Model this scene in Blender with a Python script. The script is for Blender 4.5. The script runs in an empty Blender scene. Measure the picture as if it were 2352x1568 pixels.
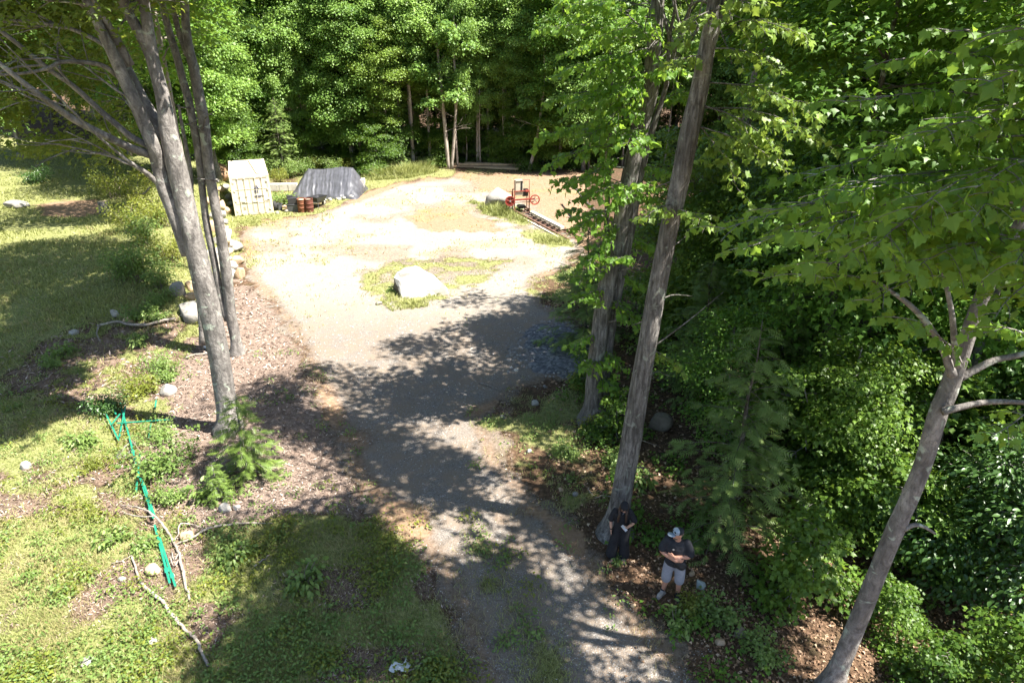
import bpy, bmesh, math, random
import numpy as np
from mathutils import Vector, Matrix, Euler, noise as mnoise

R = math.radians
S = bpy.context.scene
C = S.collection

# ------------------------------------------------------------------ camera, sky, sun, exposure
CAM_Z, PITCH, F = 11.0, R(25.0), 1568.0          # drone height, tilt below the horizon, focal length for a 2352 px wide frame
cam = bpy.data.cameras.new('camera')
cam.lens, cam.sensor_width = 24.0, 36.0
cam.clip_start, cam.clip_end = 0.1, 3000
cam_o = bpy.data.objects.new('camera', cam)
cam_o.location = (0, 0, CAM_Z)
cam_o.rotation_euler = (R(90) - PITCH, 0, 0)
C.objects.link(cam_o)
S.camera = cam_o

SUN_EL = R(58.5)
SUN_AZ = Vector((0.96, -0.28, 0)).normalized()
TO_SUN = Vector((SUN_AZ.x * math.cos(SUN_EL), SUN_AZ.y * math.cos(SUN_EL), math.sin(SUN_EL)))
w = bpy.data.worlds.new('World')
S.world = w
w.use_nodes = True
wn = w.node_tree
wn.nodes.clear()
sky = wn.nodes.new('ShaderNodeTexSky')
sky.sky_type = 'NISHITA'
sky.sun_disc = False
sky.sun_elevation = SUN_EL
sky.sun_rotation = math.atan2(SUN_AZ.x, SUN_AZ.y)
sky.air_density, sky.dust_density, sky.ozone_density = 1.0, 0.8, 1.0
bg = wn.nodes.new('ShaderNodeBackground')
bg.inputs['Strength'].default_value = 0.066
wo = wn.nodes.new('ShaderNodeOutputWorld')
wn.links.new(sky.outputs[0], bg.inputs[0])
wn.links.new(bg.outputs[0], wo.inputs[0])

sun = bpy.data.lights.new('sun', 'SUN')
sun.energy, sun.angle, sun.color = 5.0, R(0.53), (1.0, 0.955, 0.87)
sun_o = bpy.data.objects.new('sun', sun)
sun_o.rotation_euler = TO_SUN.to_track_quat('Z', 'Y').to_euler()
sun_o.location = (20, -5, 40)
C.objects.link(sun_o)

S.view_settings.view_transform = 'Standard'
S.view_settings.look = 'None'
S.view_settings.exposure = 2.0
S.view_settings.gamma = 1.0
S.view_settings.use_curve_mapping = False
S.render.engine = 'CYCLES'
cy = S.cycles
cy.max_bounces, cy.diffuse_bounces, cy.glossy_bounces = 7, 4, 2
cy.transmission_bounces, cy.transparent_max_bounces = 4, 4
cy.sample_clamp_indirect = 6.0
cy.use_denoising = True
cy.caustics_reflective = cy.caustics_refractive = False

# ------------------------------------------------------------------ small maths
CP, SP = math.cos(PITCH), math.sin(PITCH)


def sm(a, b, x):
    t = np.clip((np.asarray(x, float) - a) / (b - a), 0, 1)
    return t * t * (3 - 2 * t)


def _hash(ix, iy, seed):
    n = (ix * 374761393 + iy * 668265263 + seed * 974634541) & 0xffffffff
    n = ((n ^ (n >> 13)) * 1274126177) & 0xffffffff
    return ((n ^ (n >> 16)) & 0xffff) / 65535.0


def vnoise(x, y, seed=0):
    x, y = np.asarray(x, float), np.asarray(y, float)
    ix, iy = np.floor(x).astype(np.int64), np.floor(y).astype(np.int64)
    fx, fy = x - ix, y - iy
    fx, fy = fx * fx * (3 - 2 * fx), fy * fy * (3 - 2 * fy)
    a, b = _hash(ix, iy, seed), _hash(ix + 1, iy, seed)
    c, d = _hash(ix, iy + 1, seed), _hash(ix + 1, iy + 1, seed)
    return (a * (1 - fx) + b * fx) * (1 - fy) + (c * (1 - fx) + d * fx) * fy


def fbm(x, y, seed=0, o=4):
    s, a, t = 0, 1, 0
    for i in range(o):
        s = s + a * vnoise(np.asarray(x) * 2 ** i, np.asarray(y) * 2 ** i, seed + i)
        t += a
        a *= 0.5
    return s / t


def seg_dist(px, py, ax, ay, bx, by):
    dx, dy = bx - ax, by - ay
    t = np.clip(((px - ax) * dx + (py - ay) * dy) / (dx * dx + dy * dy + 1e-9), 0, 1)
    return np.hypot(px - ax - t * dx, py - ay - t * dy), t


WALL = [(-23, 58), (-19.6, 48), (-17.9, 43), (-15.6, 38), (-13.9, 32.5), (-13.6, 29), (-12.3, 25.5), (-12.2, 22)]


def height(x, y):
    """The lie of the land: level road, clearing a little lower, a bank held by stones on the left."""
    x, y = np.asarray(x, float), np.asarray(y, float)
    z = -0.6 * sm(24, 42, y)
    ys = np.array([p[1] for p in WALL][::-1])
    xs = np.array([p[0] for p in WALL][::-1])
    wx = np.interp(y, ys, xs)
    z = z + 1.0 * sm(0.1, 1.3, wx - x) * sm(22.5, 29, y)
    z = z - 0.9 * sm(4.5, 13, x) * sm(30, 18, y)
    d = np.hypot((x + 7.2) / 2.6, (y - 18.5) / 5.0)
    z = z + 0.28 * sm(1.0, 0.0, d)
    z = z + 0.10 * (fbm(x * 0.35, y * 0.35, 3, 3) - 0.5) + 0.05 * (fbm(x * 1.7, y * 1.7, 9, 2) - 0.5) * sm(0, 1, np.abs(x - 0.5) - 2.5)
    far = sm(70, 220, np.hypot(x, y))
    return z + far * 10 * (fbm(x * 0.012, y * 0.012, 21, 2) - 0.3)


def ray(u, v):
    a, b = (u - 1176) / F, (784 - v) / F
    return np.array([a, CP + b * SP, -SP + b * CP])


def at(u, v):
    """Where the photograph's point (u, v of 2352 x 1568) lies on the ground."""
    d = ray(u, v)
    z = 0.0
    for _ in range(12):
        t = (CAM_Z - z) / -d[2]
        z = 0.5 * z + 0.5 * float(height(d[0] * t, d[1] * t))
    t = (CAM_Z - z) / -d[2]
    x, y = d[0] * t, d[1] * t
    return np.array([x, y, float(height(x, y))])


def over(u, v, Y):
    """The point that lies Y metres ahead along the line of sight through (u, v)."""
    d = ray(u, v)
    return np.array([0, 0, CAM_Z]) + d * (Y / d[1])


def depth_of(p):
    return p[1] * CP + (CAM_Z - p[2]) * SP


def proj(x, y, z):
    dz = z - CAM_Z
    dep = y * CP - dz * SP
    dep = np.where(np.abs(dep) < 1e-3, 1e-3, dep)
    return 1176 + F * x / dep, 784 - F * (y * SP + dz * CP) / dep, dep


def gz(x, y):
    return float(height(x, y))


# ------------------------------------------------------------------ objects and tags
def tag(o, label=None, cat=None, group=None, kind=None):
    if label: o['label'] = label
    if cat: o['category'] = cat
    if group: o['group'] = group
    if kind: o['kind'] = kind
    return o


def thing(name, label, cat, loc=(0, 0, 0), rz=0.0, group=None):
    o = bpy.data.objects.new(name, None)
    o.empty_display_size = 0.2
    C.objects.link(o)
    o.location = tuple(float(c) for c in loc)
    o.rotation_euler = (0, 0, rz)
    return tag(o, label, cat, group)


def link(name, me, parent=None, kind=None):
    o = bpy.data.objects.new(name, me)
    C.objects.link(o)
    if parent is not None: o.parent = parent
    if kind: o['kind'] = kind
    return o


def copy_tree(root, loc, rz=0.0, sc=1.0, label=None, group=None):
    r = root.copy()
    C.objects.link(r)
    r.location = tuple(float(c) for c in loc)
    r.rotation_euler = (0, 0, rz)
    r.scale = (sc, sc, sc) if not isinstance(sc, (tuple, list)) else sc
    if label: r['label'] = label
    if group: r['group'] = group
    for ch in list(root.children):
        c = ch.copy()
        C.objects.link(c)
        c.parent = r
        for g in list(ch.children):
            d = g.copy()
            C.objects.link(d)
            d.parent = c
    return r


def np_mesh(name, V, F_, mat, smooth=False, var=None):
    V = np.ascontiguousarray(V, dtype=np.float32)
    F_ = np.ascontiguousarray(F_, dtype=np.int32)
    me = bpy.data.meshes.new(name)
    k = F_.shape[1]
    me.vertices.add(len(V))
    me.vertices.foreach_set('co', V.ravel())
    me.loops.add(F_.size)
    me.loops.foreach_set('vertex_index', F_.ravel())
    me.polygons.add(len(F_))
    me.polygons.foreach_set('loop_start', np.arange(0, F_.size, k, dtype=np.int32))
    if smooth:
        me.polygons.foreach_set('use_smooth', np.ones(len(F_), dtype=bool))
    if var is not None:
        a = me.attributes.new('var', 'FLOAT', 'POINT')
        a.data.foreach_set('value', np.ascontiguousarray(var, dtype=np.float32))
    me.update(calc_edges=True)
    if isinstance(mat, (list, tuple)):
        for m in mat: me.materials.append(m)
    else:
        me.materials.append(mat)
    return me


class MB:
    """Collects boxes, bars, tubes and free faces into one mesh."""

    def __init__(self):
        self.v, self.f = [], []

    def add(self, V, F_):
        o = len(self.v)
        self.v += [tuple(map(float, p)) for p in V]
        self.f += [tuple(int(i) + o for i in f) for f in F_]
        return self

    def box(self, c, s, rz=0.0, rx=0.0, ry=0.0, taper=1.0):
        m = Euler((rx, ry, rz)).to_matrix()
        h = Vector(s) / 2
        P = []
        for z in (-1, 1):
            k = taper if z > 0 else 1.0
            for x, y in ((-1, -1), (1, -1), (1, 1), (-1, 1)):
                P.append(Vector(c) + m @ Vector((x * h.x * k, y * h.y * k, z * h.z)))
        return self.add(P, [(3, 2, 1, 0), (4, 5, 6, 7), (0, 1, 5, 4), (1, 2, 6, 5), (2, 3, 7, 6), (3, 0, 4, 7)])

    def tube(self, path, rad, n=8, caps=True, squash=None):
        path = [Vector(p) for p in path]
        if not hasattr(rad, '__len__'): rad = [rad] * len(path)
        V, F_ = [], []
        ref = None
        for i, p in enumerate(path):
            d = (path[min(i + 1, len(path) - 1)] - path[max(i - 1, 0)]).normalized()
            if ref is None:
                ref = Vector((1, 0, 0)) if abs(d.x) < 0.9 else Vector((0, 1, 0))
            a = (ref - d * ref.dot(d)).normalized()
            ref = a
            b = d.cross(a)
            for k in range(n):
                t = 2 * math.pi * k / n
                q = (a * math.cos(t) + b * math.sin(t)) * rad[i]
                if squash: q = Vector((q.x * squash[0], q.y * squash[1], q.z * squash[2]))
                V.append(p + q)
        for i in range(len(path) - 1):
            for k in range(n):
                F_.append((i * n + k, i * n + (k + 1) % n, (i + 1) * n + (k + 1) % n, (i + 1) * n + k))
        if caps:
            F_.append(tuple(range(n - 1, -1, -1)))
            F_.append(tuple((len(path) - 1) * n + k for k in range(n)))
        return self.add(V, F_)

    def disc_ring(self, c, axis, r0, r1, th, n=24):
        """a flat ring (r0 inside, r1 outside) of thickness th"""
        axis = Vector(axis).normalized()
        a = axis.orthogonal().normalized()
        b = axis.cross(a)
        V, F_ = [], []
        for k in range(n):
            t = 2 * math.pi * k / n
            e = a * math.cos(t) + b * math.sin(t)
            for r, s in ((r0, -1), (r1, -1), (r1, 1), (r0, 1)):
                V.append(Vector(c) + e * r + axis * (s * th / 2))
        for k in range(n):
            j = (k + 1) % n
            for q in range(4):
                F_.append((k * 4 + q, k * 4 + (q + 1) % 4, j * 4 + (q + 1) % 4, j * 4 + q))
        return self.add(V, F_)

    def ell(self, c, r, nu=12, nv=8, rot=None):
        V, F_ = [], []
        m = rot.to_matrix() if rot is not None else Matrix.Identity(3)
        for i in range(nv + 1):
            ph = math.pi * i / nv
            for k in range(nu):
                t = 2 * math.pi * k / nu
                V.append(Vector(c) + m @ Vector((r[0] * math.sin(ph) * math.cos(t), r[1] * math.sin(ph) * math.sin(t), r[2] * math.cos(ph))))
        for i in range(nv):
            for k in range(nu):
                F_.append((i * nu + k, (i + 1) * nu + k, (i + 1) * nu + (k + 1) % nu, i * nu + (k + 1) % nu))
        return self.add(V, F_)

    def mesh(self, name, mat, smooth=False, bevel=0.0):
        me = bpy.data.meshes.new(name)
        me.from_pydata(self.v, [], self.f)
        if bevel > 0:
            bm = bmesh.new()
            bm.from_mesh(me)
            bmesh.ops.recalc_face_normals(bm, faces=bm.faces)
            bmesh.ops.bevel(bm, geom=[e for e in bm.edges if e.calc_face_angle(0) > 0.6], offset=bevel, segments=2, affect='EDGES', profile=0.6)
            bm.to_mesh(me)
            bm.free()
        if smooth:
            me.polygons.foreach_set('use_smooth', [True] * len(me.polygons))
        me.materials.append(mat)
        me.update()
        return me

    def build(self, name, mat, parent=None, smooth=False, bevel=0.0, kind=None):
        return link(name, self.mesh(name, mat, smooth, bevel), parent, kind)


# ------------------------------------------------------------------ materials
class NT:
    def __init__(self, name):
        self.m = bpy.data.materials.new(name)
        self.m.use_nodes = True
        self.t = self.m.node_tree
        self.t.nodes.clear()
        self.out = self.n('ShaderNodeOutputMaterial')

    def n(self, typ, **kw):
        nd = self.t.nodes.new(typ)
        for k, v in kw.items():
            setattr(nd, k, v)
        return nd

    def l(self, a, b):
        self.t.links.new(a, b)

    def noise(self, vec, scale, detail=4, rough=0.55, dist=0.0):
        nd = self.n('ShaderNodeTexNoise')
        nd.inputs['Scale'].default_value = scale
        nd.inputs['Detail'].default_value = detail
        nd.inputs['Roughness'].default_value = rough
        nd.inputs['Distortion'].default_value = dist
        if vec is not None: self.l(vec, nd.inputs['Vector'])
        return nd.outputs['Fac']

    def ramp(self, fac, stops):
        nd = self.n('ShaderNodeValToRGB')
        e = nd.color_ramp.elements
        while len(e) < len(stops): e.new(0.5)
        for i, (p, c) in enumerate(stops):
            e[i].position = p
            e[i].color = (*c, 1) if len(c) == 3 else c
        if fac is not None: self.l(fac, nd.inputs[0])
        return nd.outputs[0]

    def mix(self, fac, a, b, mode='MIX'):
        nd = self.n('ShaderNodeMix', data_type='RGBA', blend_type=mode)
        for s, val in ((nd.inputs[0], fac), (nd.inputs[6], a), (nd.inputs[7], b)):
            if hasattr(val, 'links'): self.l(val, s)
            elif isinstance(val, (int, float)): s.default_value = val
            else: s.default_value = (*val, 1)
        return nd.outputs[2]

    def math(self, op, a, b=None, clamp=False):
        nd = self.n('ShaderNodeMath', operation=op, use_clamp=clamp)
        for s, val in ((nd.inputs[0], a), (nd.inputs[1], b)):
            if val is None: continue
            if hasattr(val, 'links'): self.l(val, s)
            else: s.default_value = val
        return nd.outputs[0]

    def coords(self, scale=(1, 1, 1), kind='Object'):
        tc = self.n('ShaderNodeTexCoord')
        mp = self.n('ShaderNodeMapping')
        mp.inputs['Scale'].default_value = scale
        self.l(tc.outputs[kind], mp.inputs[0])
        return mp.outputs[0]

    def attr(self, name):
        return self.n('ShaderNodeAttribute', attribute_name=name)

    def princ(self, col, rough=0.7, metal=0.0, spec=0.3, bump=None, bstr=0.5, bdist=0.02):
        p = self.n('ShaderNodeBsdfPrincipled')
        if hasattr(col, 'links'): self.l(col, p.inputs['Base Color'])
        else: p.inputs['Base Color'].default_value = (*col, 1)
        if hasattr(rough, 'links'): self.l(rough, p.inputs['Roughness'])
        else: p.inputs['Roughness'].default_value = rough
        p.inputs['Metallic'].default_value = metal
        p.inputs['Specular IOR Level'].default_value = spec
        if bump is not None:
            b = self.n('ShaderNodeBump')
            b.inputs['Strength'].default_value = bstr
            b.inputs['Distance'].default_value = bdist
            self.l(bump, b.inputs['Height'])
            self.l(b.outputs[0], p.inputs['Normal'])
        return p

    def done(self, sh):
        self.l(sh.outputs[0], self.out.inputs[0])
        return self.m


def plain(name, col, rough=0.6, metal=0.0, spec=0.3, var=0.18, scale=6.0, bstr=0.15, dirt=None):
    t = NT(name)
    co = t.coords()
    f = t.noise(co, scale, 5, 0.6)
    a = tuple(min(1, c * (1 + var)) for c in col)
    b = tuple(c * (1 - var) for c in col)
    c = t.ramp(f, [(0.3, b), (0.7, a)])
    if dirt:
        g = t.noise(co, scale * 0.45, 6, 0.7, 0.4)
        c = t.mix(t.ramp(g, [(0.5, (0, 0, 0)), (0.72, (0.8, 0.8, 0.8))]), c, dirt)
    fine = t.noise(co, scale * 8, 3)
    return t.done(t.princ(c, rough, metal, spec, fine, bstr, 0.01))


def leaf_mat(name, dark, light, trans=(0.30, 0.42, 0.06), tf=0.38, spec=0.35, rough=0.45):
    t = NT(name)
    v = t.attr('var').outputs['Fac']
    oi = t.n('ShaderNodeObjectInfo').outputs['Random']
    f = t.math('ADD', t.math('MULTIPLY', v, 0.75), t.math('MULTIPLY', oi, 0.25))
    mid = tuple((a * 0.55 + b * 0.45) for a, b in zip(dark, light))
    yel = (light[0] * 1.35, light[1] * 1.05, light[2] * 0.8)
    c = t.ramp(f, [(0.05, dark), (0.5, mid), (0.9, light), (1.0, yel)])
    p = t.princ(c, rough, 0, spec)
    tr = t.n('ShaderNodeBsdfTranslucent')
    t.l(t.mix(0.5, c, trans), tr.inputs[0])
    mx = t.n('ShaderNodeMixShader')
    mx.inputs[0].default_value = tf
    t.l(p.outputs[0], mx.inputs[1])
    t.l(tr.outputs[0], mx.inputs[2])
    return t.done(mx)


def bark_mat(name, c0, c1, lichen=(0.40, 0.44, 0.36), lich=0.6, str_=8.0, bump=0.8, zs=0.22):
    t = NT(name)
    co = t.coords((1, 1, zs))
    co2 = t.coords()
    f = t.noise(co, str_, 6, 0.65, 0.6)
    g = t.noise(co2, 1.6, 5, 0.6)
    c = t.ramp(f, [(0.36, c0), (0.50, tuple((a + b) / 2 for a, b in zip(c0, c1))), (0.62, c1)])
    fl = t.noise(co2, 26, 4, 0.7)
    c = t.mix(t.ramp(fl, [(0.52, (0, 0, 0)), (0.68, (0.6, 0.6, 0.6))]), c, tuple(x * 0.8 for x in c0))
    c = t.mix(t.ramp(g, [(0.40, (0, 0, 0)), (0.62, (0.55, 0.55, 0.55))]), c, tuple(x * 0.72 for x in c0))
    if lich:
        h = t.noise(co2, 3.3, 4, 0.55, 0.8)
        c = t.mix(t.ramp(h, [(0.60, (0, 0, 0)), (0.66, (lich, lich, lich))]), c, lichen)
    k = t.noise(co, str_ * 3.5, 4, 0.6)
    hgt = t.math('ADD', f, t.math('MULTIPLY', k, 0.5))
    return t.done(t.princ(c, 0.85, 0, 0.15, hgt, bump, 0.05))


def rock_mat(name, a, b, moss=None, dark=None, sc=3.0):
    t = NT(name)
    co = t.coords()
    f = t.noise(co, sc, 8, 0.65, 0.3)
    c = t.ramp(f, [(0.3, a), (0.7, b)])
    sp = t.noise(co, sc * 14, 3, 0.6)
    c = t.mix(t.ramp(sp, [(0.55, (0, 0, 0)), (0.75, (0.5, 0.5, 0.5))]), c, tuple(x * 0.55 for x in a))
    if dark:
        g = t.noise(co, sc * 0.7, 5, 0.6, 0.6)
        c = t.mix(t.ramp(g, [(0.52, (0, 0, 0)), (0.62, (0.85, 0.85, 0.85))]), c, dark)
    if moss:
        g = t.noise(co, sc * 0.9, 4, 0.6, 1.0)
        c = t.mix(t.ramp(g, [(0.6, (0, 0, 0)), (0.68, (0.8, 0.8, 0.8))]), c, moss)
    h = t.noise(co, sc * 4, 8, 0.7)
    return t.done(t.princ(c, 0.9, 0, 0.2, h, 0.7, 0.04))


M = {}
M['bark_grey'] = bark_mat('grey bark', (0.12, 0.108, 0.10), (0.35, 0.32, 0.295), str_=7, zs=0.45, lich=0.75)
M['bark_ash'] = bark_mat('furrowed grey bark', (0.085, 0.075, 0.068), (0.35, 0.325, 0.30), lich=0.45, str_=15, bump=1.2, zs=0.14)
M['bark_dark'] = bark_mat('dark bark', (0.055, 0.047, 0.04), (0.16, 0.14, 0.12), lich=0.5, str_=8)
M['bark_pale'] = bark_mat('pale smooth bark', (0.27, 0.22, 0.18), (0.48, 0.42, 0.36), lich=0.2, str_=6, bump=0.3)
M['twig'] = plain('twig bark', (0.20, 0.165, 0.13), 0.85, var=0.35)
M['dead_wood'] = bark_mat('weathered dead wood', (0.22, 0.18, 0.15), (0.44, 0.39, 0.34), lich=0.2, str_=12, bump=0.5)
G = dict
M['leaf_far'] = leaf_mat('wood edge leaves', (0.085, 0.175, 0.036), (0.28, 0.43, 0.085))
M['leaf_mid'] = leaf_mat('wood leaves', (0.048, 0.115, 0.018), (0.165, 0.31, 0.040), trans=(0.36, 0.54, 0.05), tf=0.42)
M['leaf_lime'] = leaf_mat('lime green leaves', (0.095, 0.17, 0.026), (0.25, 0.36, 0.06), trans=(0.4, 0.5, 0.06))
M['leaf_maple'] = leaf_mat('maple leaves', (0.075, 0.165, 0.026), (0.19, 0.34, 0.05), trans=(0.50, 0.72, 0.07), tf=0.5)
M['leaf_sapling'] = leaf_mat('sapling leaves', (0.035, 0.088, 0.015), (0.15, 0.25, 0.032), trans=(0.32, 0.44, 0.04), tf=0.42)
M['leaf_dark'] = leaf_mat('dark oval leaves', (0.028, 0.072, 0.017), (0.078, 0.155, 0.036), trans=(0.18, 0.32, 0.045), tf=0.3, spec=0.5, rough=0.35)
M['leaf_shade'] = leaf_mat('olive maple leaves', (0.055, 0.095, 0.020), (0.15, 0.22, 0.045), trans=(0.50, 0.56, 0.06), tf=0.48)
M['leaf_yellow'] = leaf_mat('yellow green shrub leaves', (0.10, 0.145, 0.022), (0.29, 0.30, 0.05), trans=(0.5, 0.48, 0.06))
M['leaf_shrub'] = leaf_mat('shrub leaves', (0.085, 0.155, 0.034), (0.27, 0.36, 0.10))
M['needle'] = leaf_mat('hemlock needles', (0.075, 0.135, 0.036), (0.25, 0.33, 0.09), trans=(0.22, 0.30, 0.08), tf=0.25, spec=0.25)
M['needle_young'] = leaf_mat('young hemlock needles', (0.075, 0.135, 0.026), (0.20, 0.285, 0.06), trans=(0.36, 0.46, 0.07), tf=0.3)
M['grass'] = leaf_mat('grass blades', (0.17, 0.205, 0.055), (0.45, 0.45, 0.19), trans=(0.42, 0.46, 0.10), tf=0.3, spec=0.2)
M['grass_dry'] = leaf_mat('dry grass', (0.26, 0.22, 0.10), (0.46, 0.40, 0.22), trans=(0.5, 0.42, 0.15), tf=0.2, spec=0.1)
# ------------------------------------------------------------------ the ground: zones in metres, then one sheet
def gpoly(pts, extra=()):
    return [tuple(at(u, v)[:2]) for u, v in pts] + list(extra)


Z_GRAVEL = gpoly([(1085, 1567), (1040, 1430), (985, 1300), (915, 1215), (850, 1160), (800, 1090), (760, 980), (715, 880), (680, 800), (640, 730), (575, 650),
                  (545, 575), (555, 508), (640, 500), (730, 492), (800, 462), (850, 440), (905, 420), (1040, 402), (1250, 392), (1345, 400), (1350, 560), (1320, 610), (1230, 650),
                  (1260, 700), (1330, 745), (1330, 860), (1200, 900), (1120, 955), (1160, 1060), (1290, 1170), (1370, 1270), (1440, 1365), (1510, 1440), (1640, 1567)],
                 [(4.3, 4), (5.0, -12), (0.2, -12), (-0.3, 5)])
Z_STRIP = gpoly([(1050, 1180), (1090, 1165), (1140, 1270), (1230, 1400), (1330, 1567), (1235, 1567), (1150, 1420), (1080, 1300)])
Z_ISLE = gpoly([(820, 625), (900, 600), (1030, 590), (1160, 595), (1120, 650), (1020, 690), (960, 705), (890, 712), (835, 680)])
Z_MILL = gpoly([(1075, 462), (1120, 470), (1200, 490), (1225, 520), (1310, 545), (1320, 568), (1225, 560), (1180, 520), (1100, 492)])
Z_TOP = gpoly([(700, 400), (840, 408), (920, 392), (1000, 380), (1035, 402), (960, 412), (880, 424), (830, 440), (820, 425)])
Z_CONT = gpoly([(530, 505), (545, 520), (600, 505), (700, 497), (780, 470), (720, 488), (640, 492)])
Z_RIGHTG = gpoly([(1130, 965), (1200, 905), (1320, 880), (1380, 980), (1420, 1150), (1300, 1160), (1180, 1060)])
Z_RIGHTG2 = gpoly([(1200, 660), (1320, 600), (1420, 600), (1430, 760), (1340, 750), (1255, 700)])
Z_MULCH = gpoly([(540, 640), (575, 660), (640, 735), (680, 810), (712, 890), (755, 990), (795, 1100), (790, 1165), (640, 1185), (560, 1195), (470, 1195), (400, 1120), (330, 1060), (370, 1000),
                 (400, 940), (385, 870), (470, 780), (520, 700)])
Z_LEFT = gpoly([(540, 640), (520, 700), (470, 780), (385, 870), (400, 940), (370, 1000), (330, 1060), (400, 1120), (470, 1195), (560, 1195), (640, 1185), (790, 1165), (850, 1160), (915, 1215),
                (985, 1300), (1040, 1430), (1085, 1567)], [(-0.3, 5), (0.2, -12), (-60, -12), (-60, 75), (-22, 62), (-19, 50), (-17.5, 42), (-14, 33)])
Z_DIRTL = gpoly([(85, 470), (150, 455), (235, 458), (240, 490), (180, 500), (90, 497)])
Z_BROWN = gpoly([(0, 880), (60, 800), (200, 750), (430, 735), (470, 790), (385, 870), (400, 950), (240, 960), (100, 930)])
Z_PUDDLE = gpoly([(930, 500), (990, 475), (1060, 480), (1130, 510), (1160, 530), (1080, 535), (980, 528)])
Z_PEACH = gpoly([(1040, 402), (1250, 392), (1345, 400), (1345, 560), (1310, 545), (1220, 500), (1190, 460), (1100, 440)])
Z_CRUSH = gpoly([(1205, 770), (1290, 750), (1345, 770), (1345, 850), (1250, 870), (1200, 840)])


def sdf(poly, x, y):
    """signed distance in metres, positive inside"""
    x, y = np.asarray(x, float), np.asarray(y, float)
    d = np.full(x.shape, 1e9)
    ins = np.zeros(x.shape, bool)
    n = len(poly)
    for i in range(n):
        ax, ay = poly[i]
        bx, by = poly[(i + 1) % n]
        d = np.minimum(d, seg_dist(x, y, ax, ay, bx, by)[0])
        c = (ay > y) != (by > y)
        ins ^= c & (x < (bx - ax) * (y - ay) / (by - ay + 1e-12) + ax)
    return np.where(ins, d, -d)


def zones(x, y):
    """weights of gravel, grass, mulch, litter, dirt, crushed stone at ground points"""
    n1 = fbm(x * 0.9, y * 0.9, 5, 3) - 0.5
    n2 = fbm(x * 2.6, y * 2.6, 11, 3) - 0.5
    n3 = fbm(x * 0.35, y * 0.35, 17, 3)
    wob = n1 * 1.6 + n2 * 1.1

    def wz(poly, soft=0.35):
        return sm(-soft, soft, sdf(poly, x, y) + wob * min(1, soft * 2.2))
    gravel = wz(Z_GRAVEL, 0.3)
    left = wz(Z_LEFT, 0.3) * (1 - gravel)
    mulch = wz(Z_MULCH, 0.4) * (1 - gravel)
    grass = left * (1 - mulch)
    brown = wz(Z_BROWN, 1.0)
    bare = sm(0.46, 0.66, fbm(x * 0.8, y * 0.8, 41, 3)) * sm(4, -2, x) * sm(20, 14, y)
    brn = brown * sm(0.28, 0.5, n3 + n2)
    grass = grass * (1 - 0.9 * brn) * (1 - 0.85 * bare)
    dirt = left * (1 - mulch) * np.clip(0.45 * brn + 0.35 * bare, 0, 1)
    mulch = np.clip(mulch + left * (0.5 * brn + 0.5 * bare) * (1 - mulch), 0, 1)
    dl = wz(Z_DIRTL, 0.5)
    grass, dirt = grass * (1 - dl), np.maximum(dirt, dl)
    patch = sm(0.40, 0.62, fbm(x * 1.3, y * 1.3, 71, 3))
    for poly, k in ((Z_STRIP, 0.75), (Z_ISLE, 0.72), (Z_MILL, 0.85), (Z_TOP, 1.0), (Z_CONT, 0.8)):
        g = wz(poly, 0.45) * k * (0.45 + 0.55 * patch)
        gravel, grass, dirt = gravel * (1 - g), np.maximum(grass, g), dirt * (1 - g)
    for poly in (Z_RIGHTG, Z_RIGHTG2):
        g = wz(poly, 0.6) * (0.25 + 0.6 * patch)
        gravel, grass = gravel * (1 - 0.8 * g), np.maximum(grass, g)
    thin = sm(0.46, 0.70, fbm(x * 0.5, y * 0.5, 77, 4)) * sm(24, 34, y) * gravel * 0.42
    grass = np.maximum(grass, thin)
    pd = np.maximum(wz(Z_PUDDLE, 0.8) * 0.95, wz(Z_PEACH, 1.2) * 0.7)
    pd = np.maximum(pd, 0.5 * sm(0.40, 0.70, fbm(x * 0.3 + 5, y * 0.3, 97, 4)) * sm(26, 36, y))
    rim = sm(0.50, 0.70, fbm(x * 0.7, y * 0.7, 91, 3)) * 0.55 * sm(22, 14, y)
    rim2 = sm(0.9, -0.1, np.abs(sdf(Z_GRAVEL, x, y) - 0.3)) * 0.6
    k = np.clip(pd + rim * gravel + rim2 * gravel, 0, 1) * gravel
    dirt, gravel = np.maximum(dirt, k), gravel * (1 - k)
    crush = wz(Z_CRUSH, 0.5)
    gravel = np.maximum(gravel, crush * 0.6)
    litter = np.clip(1 - gravel - grass - mulch - dirt - crush, 0, 1)
    mv = litter * (x < 3.5) * sm(33, 37, y) * sm(63, 58, y)
    grass, dirt, litter = grass + mv * (0.35 + 0.5 * patch), dirt + mv * 0.25, litter - mv
    mv = litter * (x < 0) * (y < 37)
    mulch, dirt, litter = mulch + mv * 0.6 * (y < 30), dirt + mv * 0.4, litter - mv
    return dict(gravel=gravel, grass=grass, mulch=mulch, litter=litter, dirt=dirt, crush=crush, road=sm(31, 23, y))


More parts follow.
